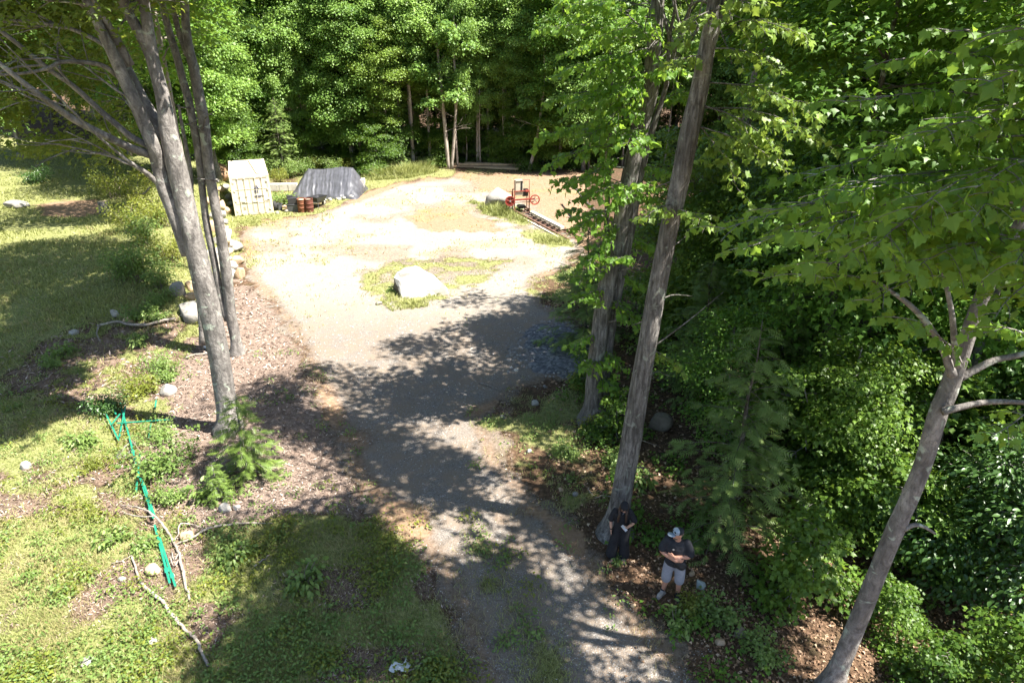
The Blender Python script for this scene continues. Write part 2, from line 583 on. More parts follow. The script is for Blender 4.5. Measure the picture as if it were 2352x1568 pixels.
def ground_mat():
    t = NT('ground soil, gravel and turf')
    co = t.coords()
    sep = t.n('ShaderNodeSeparateColor')
    t.l(t.attr('zone_a').outputs['Color'], sep.inputs[0])
    sep2 = t.n('ShaderNodeSeparateColor')
    t.l(t.attr('zone_b').outputs['Color'], sep2.inputs[0])
    f1 = t.noise(co, 1.3, 6, 0.6)
    f2 = t.noise(co, 9.0, 6, 0.65)
    f3 = t.noise(co, 55.0, 4, 0.65)
    vo = t.n('ShaderNodeTexVoronoi')
    vo.inputs['Scale'].default_value = 42
    t.l(co, vo.inputs['Vector'])
    vo2 = t.n('ShaderNodeTexVoronoi')
    vo2.inputs['Scale'].default_value = 11
    t.l(co, vo2.inputs['Vector'])
    sepv = t.n('ShaderNodeSeparateColor')
    t.l(vo.outputs['Color'], sepv.inputs[0])
    gr = t.ramp(sepv.outputs[0], [(0.0, (0.15, 0.134, 0.115)), (0.5, (0.255, 0.228, 0.192)), (1.0, (0.37, 0.336, 0.288))])
    gr = t.mix(t.ramp(f1, [(0.35, (0, 0, 0)), (0.62, (0.85, 0.85, 0.85))]), gr, (0.315, 0.262, 0.205))
    gr = t.mix(t.math('MULTIPLY', f3, 0.35), gr, (0.22, 0.215, 0.21))
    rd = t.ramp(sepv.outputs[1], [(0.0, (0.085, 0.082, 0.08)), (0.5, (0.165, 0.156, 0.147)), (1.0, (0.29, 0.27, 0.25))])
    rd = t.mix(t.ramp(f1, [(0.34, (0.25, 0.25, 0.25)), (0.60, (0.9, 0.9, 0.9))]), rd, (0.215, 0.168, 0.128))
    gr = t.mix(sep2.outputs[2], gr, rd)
    soil_g = t.ramp(f2, [(0.25, (0.085, 0.10, 0.032)), (0.5, (0.19, 0.20, 0.075)), (0.78, (0.34, 0.31, 0.16))])
    mul = t.ramp(f3, [(0.3, (0.10, 0.07, 0.055)), (0.5, (0.20, 0.145, 0.113)), (0.7, (0.35, 0.27, 0.22))])
    mul = t.mix(t.ramp(f1, [(0.42, (0, 0, 0)), (0.6, (0.6, 0.6, 0.6))]), mul, (0.20, 0.155, 0.13))
    lit = t.ramp(f2, [(0.25, (0.035, 0.024, 0.016)), (0.5, (0.095, 0.058, 0.036)), (0.75, (0.21, 0.135, 0.085))])
    lit = t.mix(t.ramp(f1, [(0.5, (0, 0, 0)), (0.7, (0.6, 0.6, 0.6))]), lit, (0.05, 0.052, 0.024))
    dir_ = t.ramp(f2, [(0.25, (0.19, 0.11, 0.065)), (0.55, (0.29, 0.185, 0.115)), (0.8, (0.39, 0.28, 0.19))])
    dir_ = t.mix(t.math('MULTIPLY', f3, 0.4), dir_, (0.20, 0.15, 0.11))
    cru = t.ramp(vo2.outputs['Color'], [(0.0, (0.06, 0.065, 0.075)), (0.6, (0.15, 0.155, 0.17)), (1.0, (0.30, 0.30, 0.31))])

    def wt(s, k=0.5):   # ragged edges: weight pushed by noise
        return t.ramp(t.math('ADD', s, t.math('MULTIPLY', t.math('SUBTRACT', f2, 0.5), k)), [(0.32, (0, 0, 0)), (0.68, (1, 1, 1))])
    c = lit
    c = t.mix(wt(sep2.outputs[0]), c, dir_)
    c = t.mix(wt(sep.outputs[2]), c, mul)
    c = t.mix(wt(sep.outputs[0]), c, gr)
    c = t.mix(wt(sep2.outputs[1]), c, cru)
    c = t.mix(wt(sep.outputs[1], 0.8), c, soil_g)
    h = t.math('ADD', t.math('MULTIPLY', f2, 0.8), t.math('ADD', t.math('MULTIPLY', f3, 0.6), t.math('MULTIPLY', vo.outputs['Distance'], -0.5)))
    return t.done(t.princ(c, 0.95, 0, 0.12, h, 0.8, 0.035))


def axis(lo, hi, step, far, grow=1.18):
    a = list(np.arange(lo, hi + 1e-6, step))
    s, x = step, hi
    while x < far:
        s *= grow
        x += s
        a.append(x)
    s, x = step, lo
    b = []
    while x > -far:
        s *= grow
        x -= s
        b.append(x)
    return np.array(b[::-1] + a)


gx, gy = axis(-24, 16, 0.2, 900), axis(5, 48, 0.2, 1100)
GX, GY = np.meshgrid(gx, gy)
xs, ys = GX.ravel(), GY.ravel()
zz = zones(xs, ys)
hz = height(xs, ys)
hz = hz + zz['crush'] * 0.22 * fbm(xs * 1.1, ys * 1.1, 51, 2)
nx_, ny_ = len(gx), len(gy)
ii = np.arange(nx_ * ny_).reshape(ny_, nx_)
quads = np.stack([ii[:-1, :-1], ii[:-1, 1:], ii[1:, 1:], ii[1:, :-1]], -1).reshape(-1, 4)
gme = np_mesh('ground', np.stack([xs, ys, hz], 1), quads, ground_mat(), smooth=True)
for nm, ks in (('zone_a', ('gravel', 'grass', 'mulch')), ('zone_b', ('dirt', 'crush', 'road'))):
    a = gme.attributes.new(nm, 'FLOAT_COLOR', 'POINT')
    a.data.foreach_set('color', np.stack([zz[k] for k in ks] + [np.ones(len(xs))], 1).astype(np.float32).ravel())
link('ground', gme, kind='structure')

# ------------------------------------------------------------------ leaves
def leaf_template(right, ctr, fold=0.22, droop=0.35):
    pts = [(0, 0)] + right + [(-x, y) for x, y in right[:-1][::-1]]
    V = [(ctr[0], ctr[1])] + pts
    V = np.array([(x, y, fold * abs(x) - droop * (y * y * 0.6 + x * x * 0.8)) for x, y in V], float)
    n = len(pts)
    return V, np.array([(0, 1 + i, 1 + (i + 1) % n) for i in range(n)])


T_MAPLE = leaf_template([(0.12, -0.06), (0.36, -0.10), (0.35, 0.13), (0.60, 0.36), (0.44, 0.46), (0.32, 0.50), (0.25, 0.68), (0.12, 0.80), (0, 1.02)], (0, 0.30))
T_MAPLE_CURL = (T_MAPLE[0] * np.array([0.86, 0.95, 2.1]) + np.array([[0, 0, 0.0]]), T_MAPLE[1])
T_LOBE = (np.array([(0, 0, 0.02), (0.5, 0.22, -0.03), (0.2, 0.5, 0.0), (0, 1.0, -0.22), (-0.2, 0.5, 0.0), (-0.5, 0.22, -0.03)], float), np.array([(0, 1, 2), (0, 2, 4), (0, 4, 5), (2, 3, 4)]))
T_OVAL = (np.array([(0, 0, 0), (0.24, 0.30, 0.05), (0.22, 0.62, 0.02), (0, 1.0, -0.15), (-0.22, 0.62, 0.02), (-0.24, 0.30, 0.05), (0, 0.45, -0.02)], float),
          np.array([(6, 0, 1), (6, 1, 2), (6, 2, 3), (6, 3, 4), (6, 4, 5), (6, 5, 0)]))
T_KITE = (np.array([(0, 0, 0), (0.42, 0.45, 0.08), (0, 1.0, -0.10), (-0.42, 0.45, 0.08)], float), np.array([(0, 1, 2), (0, 2, 3)]))


def frond_template():
    V, F_ = [], []

    def tri(a, b, w):
        a, b = np.array(a, float), np.array(b, float)
        d = (b - a) / np.linalg.norm(b - a)
        s = np.array([-d[1], d[0], 0]) * w
        k = len(V)
        V.extend([a - s, a + s, b])
        F_.append((k, k + 1, k + 2))
    tri((0, 0, 0), (0, 1, -0.12), 0.035)
    for i in range(5):
        y = 0.1 + i * 0.17
        ln = 0.42 * (1 - 0.6 * y)
        for s in (-1, 1):
            tri((0, y, -0.1 * y * y), (s * ln, y + ln * 0.75, -0.12 * y - 0.06), 0.05)
    return np.array(V), np.array(F_)


T_FROND = frond_template()


def unit(a):
    return a / (np.linalg.norm(a, axis=-1, keepdims=True) + 1e-9)


def put_leaves(T, pos, nrm, ydir, size):
    """many leaves as one vertex array: positions, normals, tip directions, sizes"""
    TV, TF = T
    pos, nrm = np.asarray(pos, float), unit(np.asarray(nrm, float))
    y = np.asarray(ydir, float)
    y = unit(y - nrm * (y * nrm).sum(-1, keepdims=True))
    x = np.cross(y, nrm)
    s = np.asarray(size, float)[:, None, None]
    V = pos[:, None, :] + s * (TV[None, :, 0:1] * x[:, None] + TV[None, :, 1:2] * y[:, None] + TV[None, :, 2:3] * nrm[:, None])
    n, m = len(pos), len(TV)
    F_ = TF[None] + (np.arange(n) * m)[:, None, None]
    return V.reshape(-1, 3), F_.reshape(-1, TF.shape[1]), m


def clump_leaves(rng, T, clumps, per_m2, size, flat=0.22, tilt=0.55, sag=0.35):
    """clumps: (x, y, z, radius, outx, outy) - flattened, drooping sprays of leaves"""
    cl = np.asarray(clumps, float)
    cnt = np.maximum(6, (per_m2 * cl[:, 3] ** 2 * 3.14)).astype(int)
    k = np.repeat(np.arange(len(cl)), cnt)
    n = len(k)
    c = cl[k]
    r = np.sqrt(rng.random(n)) * (0.75 + 0.5 * rng.random(n))
    th = rng.random(n) * 2 * np.pi
    dx, dy = r * np.cos(th), r * np.sin(th)
    out = c[:, 4:6]
    z = rng.normal(0, flat, n) - sag * (r ** 2) * 0.6 - sag * 0.5 * (dx * out[:, 0] + dy * out[:, 1])
    pos = c[:, :3] + np.stack([dx, dy, z], 1) * c[:, 3:4]
    outv = np.stack([dx + out[:, 0] * 0.6, dy + out[:, 1] * 0.6, np.full(n, -0.45)], 1) + rng.normal(0, 0.35, (n, 3))
    nrm = np.stack([dx * 0.35 + out[:, 0] * 0.2, dy * 0.35 + out[:, 1] * 0.2, np.ones(n)], 1) + rng.normal(0, tilt, (n, 3)) * np.array([1, 1, 0.4])
    sz = size * (0.65 + 0.6 * rng.random(n))
    V, F_, m = put_leaves(T, pos, nrm, outv, sz)
    cv = rng.random(len(cl))
    var = np.clip(0.55 * rng.random(n) + 0.45 * cv[k], 0, 1)
    return V, F_, np.repeat(var, m)


def curve(p0, d, L, bend, n=5, rng=None, wob=0.06):
    """a limb: starts at p0 along d, bends by vector `bend` over its length"""
    p = np.array(p0, float)
    d = np.array(d, float) / np.linalg.norm(d)
    out = [p.copy()]
    for i in range(n):
        d = d + np.array(bend) / n + (rng.normal(0, wob, 3) if rng is not None else 0)
        d = d / np.linalg.norm(d)
        p = p + d * L / n
        out.append(p.copy())
    return np.array(out)


def taper(r0, r1, n, e=1.0):
    return [r0 + (r1 - r0) * (i / (n - 1)) ** e for i in range(n)]


def smooth_path(P, k=4):
    P = np.asarray(P, float)
    Q = np.vstack([2 * P[0] - P[1], P, 2 * P[-1] - P[-2]])
    out = []
    for i in range(1, len(Q) - 2):
        for j in range(k):
            t = j / k
            a, b, c, d = Q[i - 1], Q[i], Q[i + 1], Q[i + 2]
            out.append(0.5 * (2 * b + (c - a) * t + (2 * a - 5 * b + 4 * c - d) * t * t + (-a + 3 * b - 3 * c + d) * t ** 3))
    out.append(P[-1])
    return np.array(out)


def gen_broadleaf(seed, h, cb, cr, nb, T, size, dens, r0=0.16, prof='round', lean=0.5, flat=0.20, sub=2, elev=(8, 55), cl=(0.30, 0.38), k_tr=8):
    rng = np.random.default_rng(seed)
    zs = np.linspace(0, h * 0.97, 9)
    wx, wy = np.cumsum(rng.normal(0, lean * 0.12, 9)), np.cumsum(rng.normal(0, lean * 0.12, 9))
    tp = np.stack([wx - wx[0], wy - wy[0], zs], 1)
    tr = taper(r0, 0.02, 9, 0.9)
    tr[0] *= 1.35
    trunk, limbs, clumps = MB(), MB(), []
    trunk.tube(smooth_path(tp, 2), np.interp(np.linspace(0, 1, 17), np.linspace(0, 1, 9), tr), k_tr)
    for i in range(nb):
        t = (i + 0.5 + rng.uniform(-0.3, 0.3)) / nb
        z = cb + (h * 0.96 - cb) * t
        az = i * 2.39996 + rng.uniform(-0.4, 0.4)
        pr = {'round': math.sin(math.pi * (0.22 + 0.70 * t)) , 'flat': 1.0 - 0.55 * t * t, 'low': (1 - t) ** 0.6 * 0.9 + 0.15}[prof]
        L = cr * max(0.25, pr) * rng.uniform(0.7, 1.2)
        el = R(elev[0] + (elev[1] - elev[0]) * t + rng.uniform(-8, 8))
        d = np.array([math.cos(az) * math.cos(el), math.sin(az) * math.cos(el), math.sin(el)])
        p0 = np.array([np.interp(z, zs, tp[:, 0]), np.interp(z, zs, tp[:, 1]), z])
        pa = curve(p0, d, L, (0, 0, -0.45 * rng.random() - 0.1), 5, rng)
        limbs.tube(pa, taper(max(0.018, np.interp(z, zs, tr) * 0.45), 0.008, 6), 5, caps=False)
        o = (math.cos(az), math.sin(az))
        for s in (0.62, 1.0):
            q = pa[int(round(s * 5))]
            clumps.append((*q, L * cl[0] * rng.uniform(0.45, 1.35) + 0.25, *o))
        for j in range(sub):
            s0 = rng.uniform(0.35, 0.85)
            b = pa[int(s0 * 5)]
            a2 = az + (1 if j % 2 else -1) * rng.uniform(0.5, 1.1)
            L2 = L * rng.uniform(0.3, 0.5)
            e2 = el * 0.5 + rng.uniform(-0.15, 0.25)
            pb = curve(b, (math.cos(a2) * math.cos(e2), math.sin(a2) * math.cos(e2), math.sin(e2)), L2, (0, 0, -0.3), 3, rng)
            limbs.tube(pb, taper(0.014, 0.006, 4), 4, caps=False)
            clumps.append((*pb[-1], L * cl[1] * rng.uniform(0.35, 1.25) + 0.2, math.cos(a2), math.sin(a2)))
    V, F_, var = clump_leaves(rng, T, clumps, dens, size, flat)
    return trunk, limbs, (V, F_, var)


def gen_hemlock(seed, h, r, nw, frond=0.34, dens=9):
    rng = np.random.default_rng(seed)
    trunk, limbs = MB(), MB()
    tp = np.array([(rng.normal(0, 0.03), rng.normal(0, 0.03), z) for z in np.linspace(0, h, 7)])
    tp[0, :2] = 0
    trunk.tube(tp, taper(0.02 + 0.013 * h, 0.008, 7), 7)
    P, N, D, Vv = [], [], [], []
    for i in range(nw):
        t = i / nw
        z = h * (0.06 + 0.93 * t)
        for j in range(4):
            az = i * 1.1 + j * 1.57 + rng.uniform(-0.5, 0.5)
            L = r * (1 - t) ** 0.75 * rng.uniform(0.6, 1.15) + 0.12
            e = R(18 + 25 * t + rng.uniform(-8, 8))
            pa = curve((0, 0, z), (math.cos(az) * math.cos(e), math.sin(az) * math.cos(e), math.sin(e)), L, (0, 0, -0.75), 5, rng, 0.05)
            limbs.tube(pa, taper(0.006 + 0.007 * L, 0.003, 6), 4, caps=False)
            m = max(4, int(dens * L))
            cv = rng.random()
            for q in range(m):
                s = rng.uniform(0.12, 1.0)
                k = min(4, int(s * 5))
                p = pa[k] + (pa[k + 1] - pa[k]) * (s * 5 - k)
                side = rng.choice((-1, 1))
                a2 = az + side * rng.uniform(0.15, 1.1)
                d = np.array([math.cos(a2), math.sin(a2), -0.35 + rng.normal(0, 0.15)])
                off = rng.uniform(0, 0.30) * L * (1.1 - s)
                P.append(p + d * off * 0.8 + rng.normal(0, 0.02, 3))
                D.append(d)
                N.append((rng.normal(0, 0.25) + 0.2 * math.cos(az), rng.normal(0, 0.25) + 0.2 * math.sin(az), 1))
                Vv.append(0.5 * rng.random() + 0.3 * cv + 0.2 * s)
    P = np.array(P)
    V, F_, m = put_leaves(T_FROND, P, np.array(N), np.array(D), frond * (0.6 + 0.7 * rng.random(len(P))))
    return trunk, limbs, (V, F_, np.repeat(np.array(Vv), m))


def gen_shrub(seed, h, r, ns, T, size, dens, flat=0.45, spread=0.55):
    rng = np.random.default_rng(seed)
    limbs, clumps = MB(), []
    for i in range(ns):
        az = i * 2.4 + rng.uniform(-0.5, 0.5)
        q = spread * rng.uniform(0.2, 1.0)
        L = h * rng.uniform(0.6, 1.05)
        pa = curve((rng.normal(0, r * 0.15), rng.normal(0, r * 0.15), -0.05), (math.cos(az) * q, math.sin(az) * q, 1), L, (math.cos(az) * 0.45, math.sin(az) * 0.45, -0.25), 5, rng)
        limbs.tube(pa, taper(0.012 + 0.006 * h, 0.004, 6), 4, caps=False)
        for s in (2, 3, 4, 5):
            k = pa[s] + rng.normal(0, r * 0.16, 3) * (1, 1, 0.5)
            clumps.append((*k, r * rng.uniform(0.22, 0.42), math.cos(az), math.sin(az)))
    V, F_, var = clump_leaves(rng, T, clumps, dens, size, flat, 0.65, 0.3)
    V[:, 2] = np.maximum(V[:, 2], 0.01)
    return None, limbs, (V, F_, var)


def make_proto(name, gen, bark, leaf, loc, label=None, cat=None, rz=0.0, sc=1.0, group=None, limb_name='limbs', crown_name='crown'):
    tk, lb, cr = gen
    t = thing(name, label, cat, loc, rz, group)
    t.scale = (sc, sc, sc)
    if tk is not None: tk.build('trunk', bark, t, smooth=True)
    if lb is not None: lb.build(limb_name, bark if tk is not None else M['twig'], t, smooth=True, kind='stuff')
    link(crown_name, np_mesh(crown_name, cr[0], cr[1], leaf, var=cr[2]), t, kind='stuff')
    return t
# ------------------------------------------------------------------ the large trees, traced stem by stem
def stem(pts, Y0, k=4):
    """pts: (u, v, width px[, Y]) -> path and radii in metres"""
    P, W = [], []
    for q in pts:
        Y = q[3] if len(q) > 3 else Y0
        p = over(q[0], q[1], Y)
        P.append(p)
        W.append(q[2] * 0.5 * depth_of(p) / F)
    Q = smooth_path(P, k)
    W = np.interp(np.linspace(0, 1, len(Q)), np.linspace(0, 1, len(W)), W)
    return Q, W


def rough_tube(mb, path, rad, n, rng, amp=0.05):
    """a trunk with a lumpy section"""
    o = len(mb.v)
    mb.tube(path, rad, n)
    ph = rng.random(4) * 6.28
    for i in range(len(path)):
        c = np.array(path[i])
        for k in range(n):
            a = 2 * math.pi * k / n
            s = 1 + amp * (0.8 * math.sin(2 * a + ph[0] + i * 0.3) + 0.7 * math.sin(3 * a + ph[1] - i * 0.23) + 0.6 * math.sin(5 * a + ph[2] + i * 0.5) + rng.normal(0, 0.35))
            p = np.array(mb.v[o + i * n + k])
            mb.v[o + i * n + k] = tuple(c + (p - c) * s)


def flare(path, rad, gzv, k=1.7, hgt=0.7):
    """sink the foot a little and let it spread"""
    path, rad = np.array(path), np.array(rad)
    z = path[:, 2] - gzv
    rad = rad * (1 + (k - 1) * np.clip(1 - z / hgt, 0, 1) ** 2)
    return path, rad


def grow(mb, clumps, p, d, L, r, lvl, rng, cr=0.9, up=0.15, tmin=0.35):
    d = np.array(d, float) / np.linalg.norm(d)
    pa = curve(p, d, L, (0, 0, up), 5, rng, 0.10)
    mb.tube(pa, taper(r, max(0.008, r * 0.35), 6), 6 if lvl else 4, caps=False)
    if lvl == 0:
        for s in (2, 4, 5):
            e = pa[s] - pa[0]
            e = e[:2] / (np.linalg.norm(e[:2]) + 1e-6)
            clumps.append((*(pa[s] + rng.normal(0, 0.15, 3)), cr * rng.uniform(0.55, 1.0), *e))
        return
    nk = 3 + int(rng.integers(0, 2))
    for j in range(nk):
        s = tmin + (1 - tmin) * (j + rng.random() * 0.6) / nk
        k = min(4, int(s * 5))
        b = pa[k] + (pa[k + 1] - pa[k]) * (s * 5 - k)
        dd = (pa[k + 1] - pa[k])
        dd = dd / np.linalg.norm(dd)
        perp = np.cross(dd, rng.normal(0, 1, 3))
        perp /= np.linalg.norm(perp)
        perp[2] *= 0.55
        grow(mb, clumps, b, dd * 0.75 + perp * rng.uniform(0.5, 1.0), L * rng.uniform(0.5, 0.72), r * 0.5, lvl - 1, rng, cr, -0.1)
    e = pa[-1] - pa[0]
    e = e[:2] / (np.linalg.norm(e[:2]) + 1e-6)
    clumps.append((*pa[-1], cr, *e))


def spray(mb, out, p0, p1, wid, ntw, rng, sag=0.25, gap=0.085, size=0.13, r=0.016):
    """a maple bough from p0 to p1: side twigs left and right with paired, drooping leaves; leaves go to `out`"""
    p0, p1 = np.array(p0, float), np.array(p1, float)
    L = np.linalg.norm(p1 - p0)
    ax = (p1 - p0) / L
    side = np.cross(ax, (0, 0, 1))
    side /= np.linalg.norm(side)
    n = 10
    pa = np.array([p0 + (p1 - p0) * t + np.array((0, 0, 1)) * (sag * L * (0.5 * math.sin(math.pi * t * 0.9) - 0.25 * t * t)) + rng.normal(0, 0.02 * L / 4, 3) for t in np.linspace(0, 1, n)])
    mb.tube(pa, taper(r, 0.004, n), 5, caps=False)
    for i in range(ntw):
        t = 0.22 + 0.78 * (i + rng.random() * 0.5) / ntw
        k = min(n - 2, int(t * (n - 1)))
        b = pa[k] + (pa[k + 1] - pa[k]) * (t * (n - 1) - k)
        s = 1 if i % 2 else -1
        d = ax * rng.uniform(0.4, 1.0) + side * s * rng.uniform(0.35, 1.0) + np.array((0, 0, rng.uniform(-0.2, 0.28)))
        tl = wid * (1.05 - 0.55 * t) * rng.uniform(0.6, 1.2)
        tw = curve(b, d, tl, (0, 0, -0.45), 4, rng, 0.07)
        mb.tube(tw, taper(0.006, 0.0025, 5), 3, caps=False)
        m = max(3, int(tl / gap))
        for j in range(m):
            q = (j + 0.6) / m
            kk = min(3, int(q * 4))
            c = tw[kk] + (tw[kk + 1] - tw[kk]) * (q * 4 - kk)
            td = tw[kk + 1] - tw[kk]
            td = td / np.linalg.norm(td)
            for sg in (-1, 1):
                if rng.random() < 0.12: continue
                sd = np.cross(td, (0, 0, 1)) * sg
                yd = td * rng.uniform(0.3, 1.0) + sd * rng.uniform(0.5, 1.0) + np.array((0, 0, -rng.uniform(0.25, 0.9)))
                pos = c + sd * rng.uniform(0.02, 0.07) + np.array((0, 0, -0.015))
                nr = np.array((0, 0, 1)) + rng.normal(0, 0.6, 3) + yd * 0.5 + np.array((0, -0.25, 0))
                out.append((*pos, *nr, *yd, size * rng.uniform(0.45, 1.3), rng.random()))


def leaves_from(out, T):
    A = np.array(out)
    Vs, Fs, vs, o = [], [], [], 0
    for T2, B in ((T, A[::2]), (T_MAPLE_CURL if T is T_MAPLE else T, A[1::2])):
        V, F_, m = put_leaves(T2, B[:, :3], B[:, 3:6], B[:, 6:9], B[:, 9])
        Vs.append(V)
        Fs.append(F_ + o)
        vs.append(np.repeat(B[:, 10], m))
        o += len(V)
    return np.vstack(Vs), np.vstack(Fs), np.concatenate(vs)


def leaf_parts(parent, out, T, mat, num=300):
    """the leaves that show largest as single objects sharing one mesh; the rest as one part"""
    A = np.array(out)
    dep = np.array([depth_of(a[:3]) for a in A])
    u, v, _ = proj(A[:, 0], A[:, 1], A[:, 2])
    key = A[:, 9] / dep * ((u > 0) & (u < 2352) & (v > 0) & (v < 1568))
    order = np.argsort(-key)
    mes = []
    for i in range(6):
        mes.append(np_mesh('leaf', (T if i % 2 else T_MAPLE_CURL)[0], T[1], mat, var=np.full(len(T[0]), 0.15 + 0.15 * i)))
    for i in order[:num]:
        a = A[i]
        nr = unit(a[3:6])
        y = unit(a[6:9] - nr * np.dot(a[6:9], nr))
        x = np.cross(y, nr)
        m = Matrix(((x[0], y[0], nr[0], a[0]), (x[1], y[1], nr[1], a[1]), (x[2], y[2], nr[2], a[2]), (0, 0, 0, 1)))
        o = link('leaf', mes[int(a[10] * 5.99)], parent)
        o.matrix_local = m @ Matrix.Scale(float(a[9]), 4)
    rest = [out[i] for i in order[num:]]
    if rest:
        V, F_, var = leaves_from(rest, T)
        link('foliage', np_mesh('foliage', V, F_, mat, var=var), parent, kind='stuff')


def hero(name, label, base, rz=0, group=None):
    return thing(name, label, 'tree', (0, 0, 0), 0, group)


rng = np.random.default_rng(7)

# --- large grey maple on the left, in front
t = thing('maple_tree', 'big grey forked maple in the left foreground with limbs spreading left', 'tree')
Yl = at(525, 985)[1]
zb = at(525, 985)[2]
trunk = MB()
P, W = stem([(527, 1000, 45.0), (524, 960, 45.0), (506, 830, 45.0), (488, 740, 45.9), (468, 655, 48.6), (450, 575, 46.8), (432, 500, 43.2), (416, 430, 43.2), (402, 365, 43.2), (387, 300, 38.7), (376, 235, 33.3), (364, 185, 30.6), (350, 135, 28.8), (340, 70, 25.2), (332, 10, 22.5), (322, -60, 19.8), (300, -160, 14.4, Yl + .4)], Yl)
P, W = flare(P, W, zb)
rough_tube(trunk, P, W, 14, rng, 0.035)
trunk.build('trunk', M['bark_grey'], t, smooth=True)
lim = [
    [(358, 160, 27.0), (338, 110, 27.0), (312, 60, 25.2), (285, 5, 23.4), (262, -60, 19.8, Yl - .3), (235, -150, 14.4, Yl - .8)],
    [(378, 318, 27.0, Yl + .1), (352, 270, 27.0, Yl + .3), (318, 214, 28.8, Yl + .4), (292, 165, 28.8, Yl + .4), (268, 122, 28.8, Yl + .4), (235, 70, 27.0, Yl + .4), (205, 10, 25.2, Yl + .5), (170, -60, 19.8, Yl + .5), (130, -130, 14.4, Yl + .5)],
    [(432, 585, 30.6), (414, 528, 34.2), (395, 472, 36.0), (378, 430, 34.2), (366, 385, 33.3), (352, 335, 30.6, Yl - .2), (332, 285, 30.6, Yl - .2), (308, 230, 29.7, Yl - .3), (286, 185, 27.0, Yl - .3), (262, 130, 25.2, Yl - .4), (232, 70, 23.4, Yl - .5), (200, 0, 19.8, Yl - .6)],
    [(366, 362, 18.0), (320, 347, 19.8, Yl - .3), (278, 330, 18.0, Yl - .6), (233, 307, 16.2, Yl - 1), (173, 277, 15.3, Yl - 1.4), (120, 240, 14.4, Yl - 1.8), (50, 187, 12.6, Yl - 2.2), (0, 147, 11.7, Yl - 2.4), (-90, 80, 9.0, Yl - 2.6)],
    [(372, 350, 16.2, Yl + .1), (338, 333, 15.3, Yl), (300, 313, 14.4), (233, 257, 13.5, Yl - .2), (167, 197, 12.6, Yl - .4), (113, 160, 11.7, Yl - .6), (60, 117, 10.8, Yl - .8), (0, 70, 9.9, Yl - 1), (-80, 20, 8.1, Yl - 1)],
    [(285, 188, 13.5), (258, 165, 11.7, Yl - .2), (233, 150, 10.8, Yl - .4), (190, 143, 9.9, Yl - .7), (140, 143, 9.0, Yl - 1), (110, 157, 8.1, Yl - 1.2), (60, 168, 7.2, Yl - 1.4), (0, 172, 6.3, Yl - 1.6)],
    [(268, 130, 11.7), (233, 100, 10.8), (195, 80, 9.9, Yl + .3), (150, 63, 9.0, Yl + .5), (67, 50, 8.1, Yl + .8), (0, 48, 6.3, Yl + 1)],
    [(374, 432, 13.5), (345, 405, 11.7, Yl - .2), (320, 387, 10.8, Yl - .5), (295, 370, 8.1, Yl - .7), (273, 353, 6.3, Yl - .9)],
    [(300, 150, 18.0), (270, 95, 18.0, Yl - .2), (240, 45, 17.1, Yl - .4), (205, -10, 15.3, Yl - .6), (160, -80, 11.7, Yl - 1)],
]
clumps, ends = [], [(P[-24:], W[-24:])]
tw = MB()
for L in lim:
    mb = MB()
    P, W = stem(L, Yl)
    rough_tube(mb, P, W, 10, rng, 0.03)
    mb.build('limb', M['bark_grey'], t, smooth=True)
    ends.append((P, W))
for (P, W), bare in zip(ends, (8,) * 10):
    for k in range(5 if P[-1][2] > 12 else 2):
        i = min(len(P) - 2, int(len(P) * (0.55 + 0.09 * k)))
        d = P[i + 1] - P[i]
        d = d / np.linalg.norm(d)
        s = np.array((rng.normal(-0.35, 0.6), rng.normal(0, 0.8), rng.normal(0.1, 0.35)))
        grow(tw, clumps, P[i], d * 0.6 + s, rng.uniform(1.3, 2.4), 0.03, 1, rng, 0.75, 0)
    d = P[-1] - P[-3]
    grow(tw, clumps, P[-1], d / np.linalg.norm(d) + np.array((0, 0, 0.2)), rng.uniform(2.5, 3.6), max(0.03, W[-1]), 2 if P[-1][2] > 11 else 1, rng, 0.85, 0.1)
# keep the big stems and the view to the clearing free of leaves
keep = []
for c in clumps:
    u, v, dep = proj(c[0], c[1], c[2])
    rp = c[3] * F / max(dep, 1) * 0.8
    if v > -10 and (u + rp > 330 or v + rp > 385): continue
    if v > -60:
        if rng.random() < .5 or c[2] < 6.5: continue
        q = over(u, v, Yl + 1.6 + 2.2 * rng.random())
        c = (*q, *c[3:])
    keep.append(c)
for (u, v, Y, rr) in [(60, 250, 17, .8), (150, 310, 17, .7), (120, 200, 18.2, .9), (215, 330, 17.6, .6), (40, 90, 17, .9), (160, 110, 18.5, .9), (250, 355, 17.8, .45), (90, 330, 18.5, .7), (30, 170, 18, .9), (190, 250, 18.6, .7),
                      (40, 20, 16, .8), (110, 30, 17, .8), (180, 10, 18, .8), (255, 20, 17, .5), (210, 110, 18.3, .5), (20, 320, 18, .7), (250, 300, 18.5, .45), (300, 95, 17.2, .3), (320, 395, 17.4, .22), (365, 400, 17.3, .2), (30, 40, 14.6, .42), (95, 25, 14.8, .4), (165, 45, 15.0, .4), (55, 115, 14.9, .28), (245, 25, 15.2, .36), (280, 70, 15.6, .24), (130, 95, 14.8, .28), (20, 225, 14.6, .3), (205, 15, 15, .4), (310, 20, 16, .25)]:
    q = over(u, v, Y + (2.6 if rr > .45 else 0))
    keep.append((*q, rr, -0.8, -0.2))
for k in range(95):   # the crown proper, above the picture
    q = (-12 + 6.0 * rng.uniform(-1, 1), 17.6 + 4.2 * rng.uniform(-1, 1), rng.uniform(12.3, 17.5))
    if proj(*q)[1] > -40: continue
    keep.append((*q, rng.uniform(.5, 1.1), rng.uniform(-.8, .3), rng.uniform(-.6, .6)))
upper = [c for c in keep if proj(c[0], c[1], c[2])[1] < -30]
keep = [c for c in keep if proj(c[0], c[1], c[2])[1] >= -30]
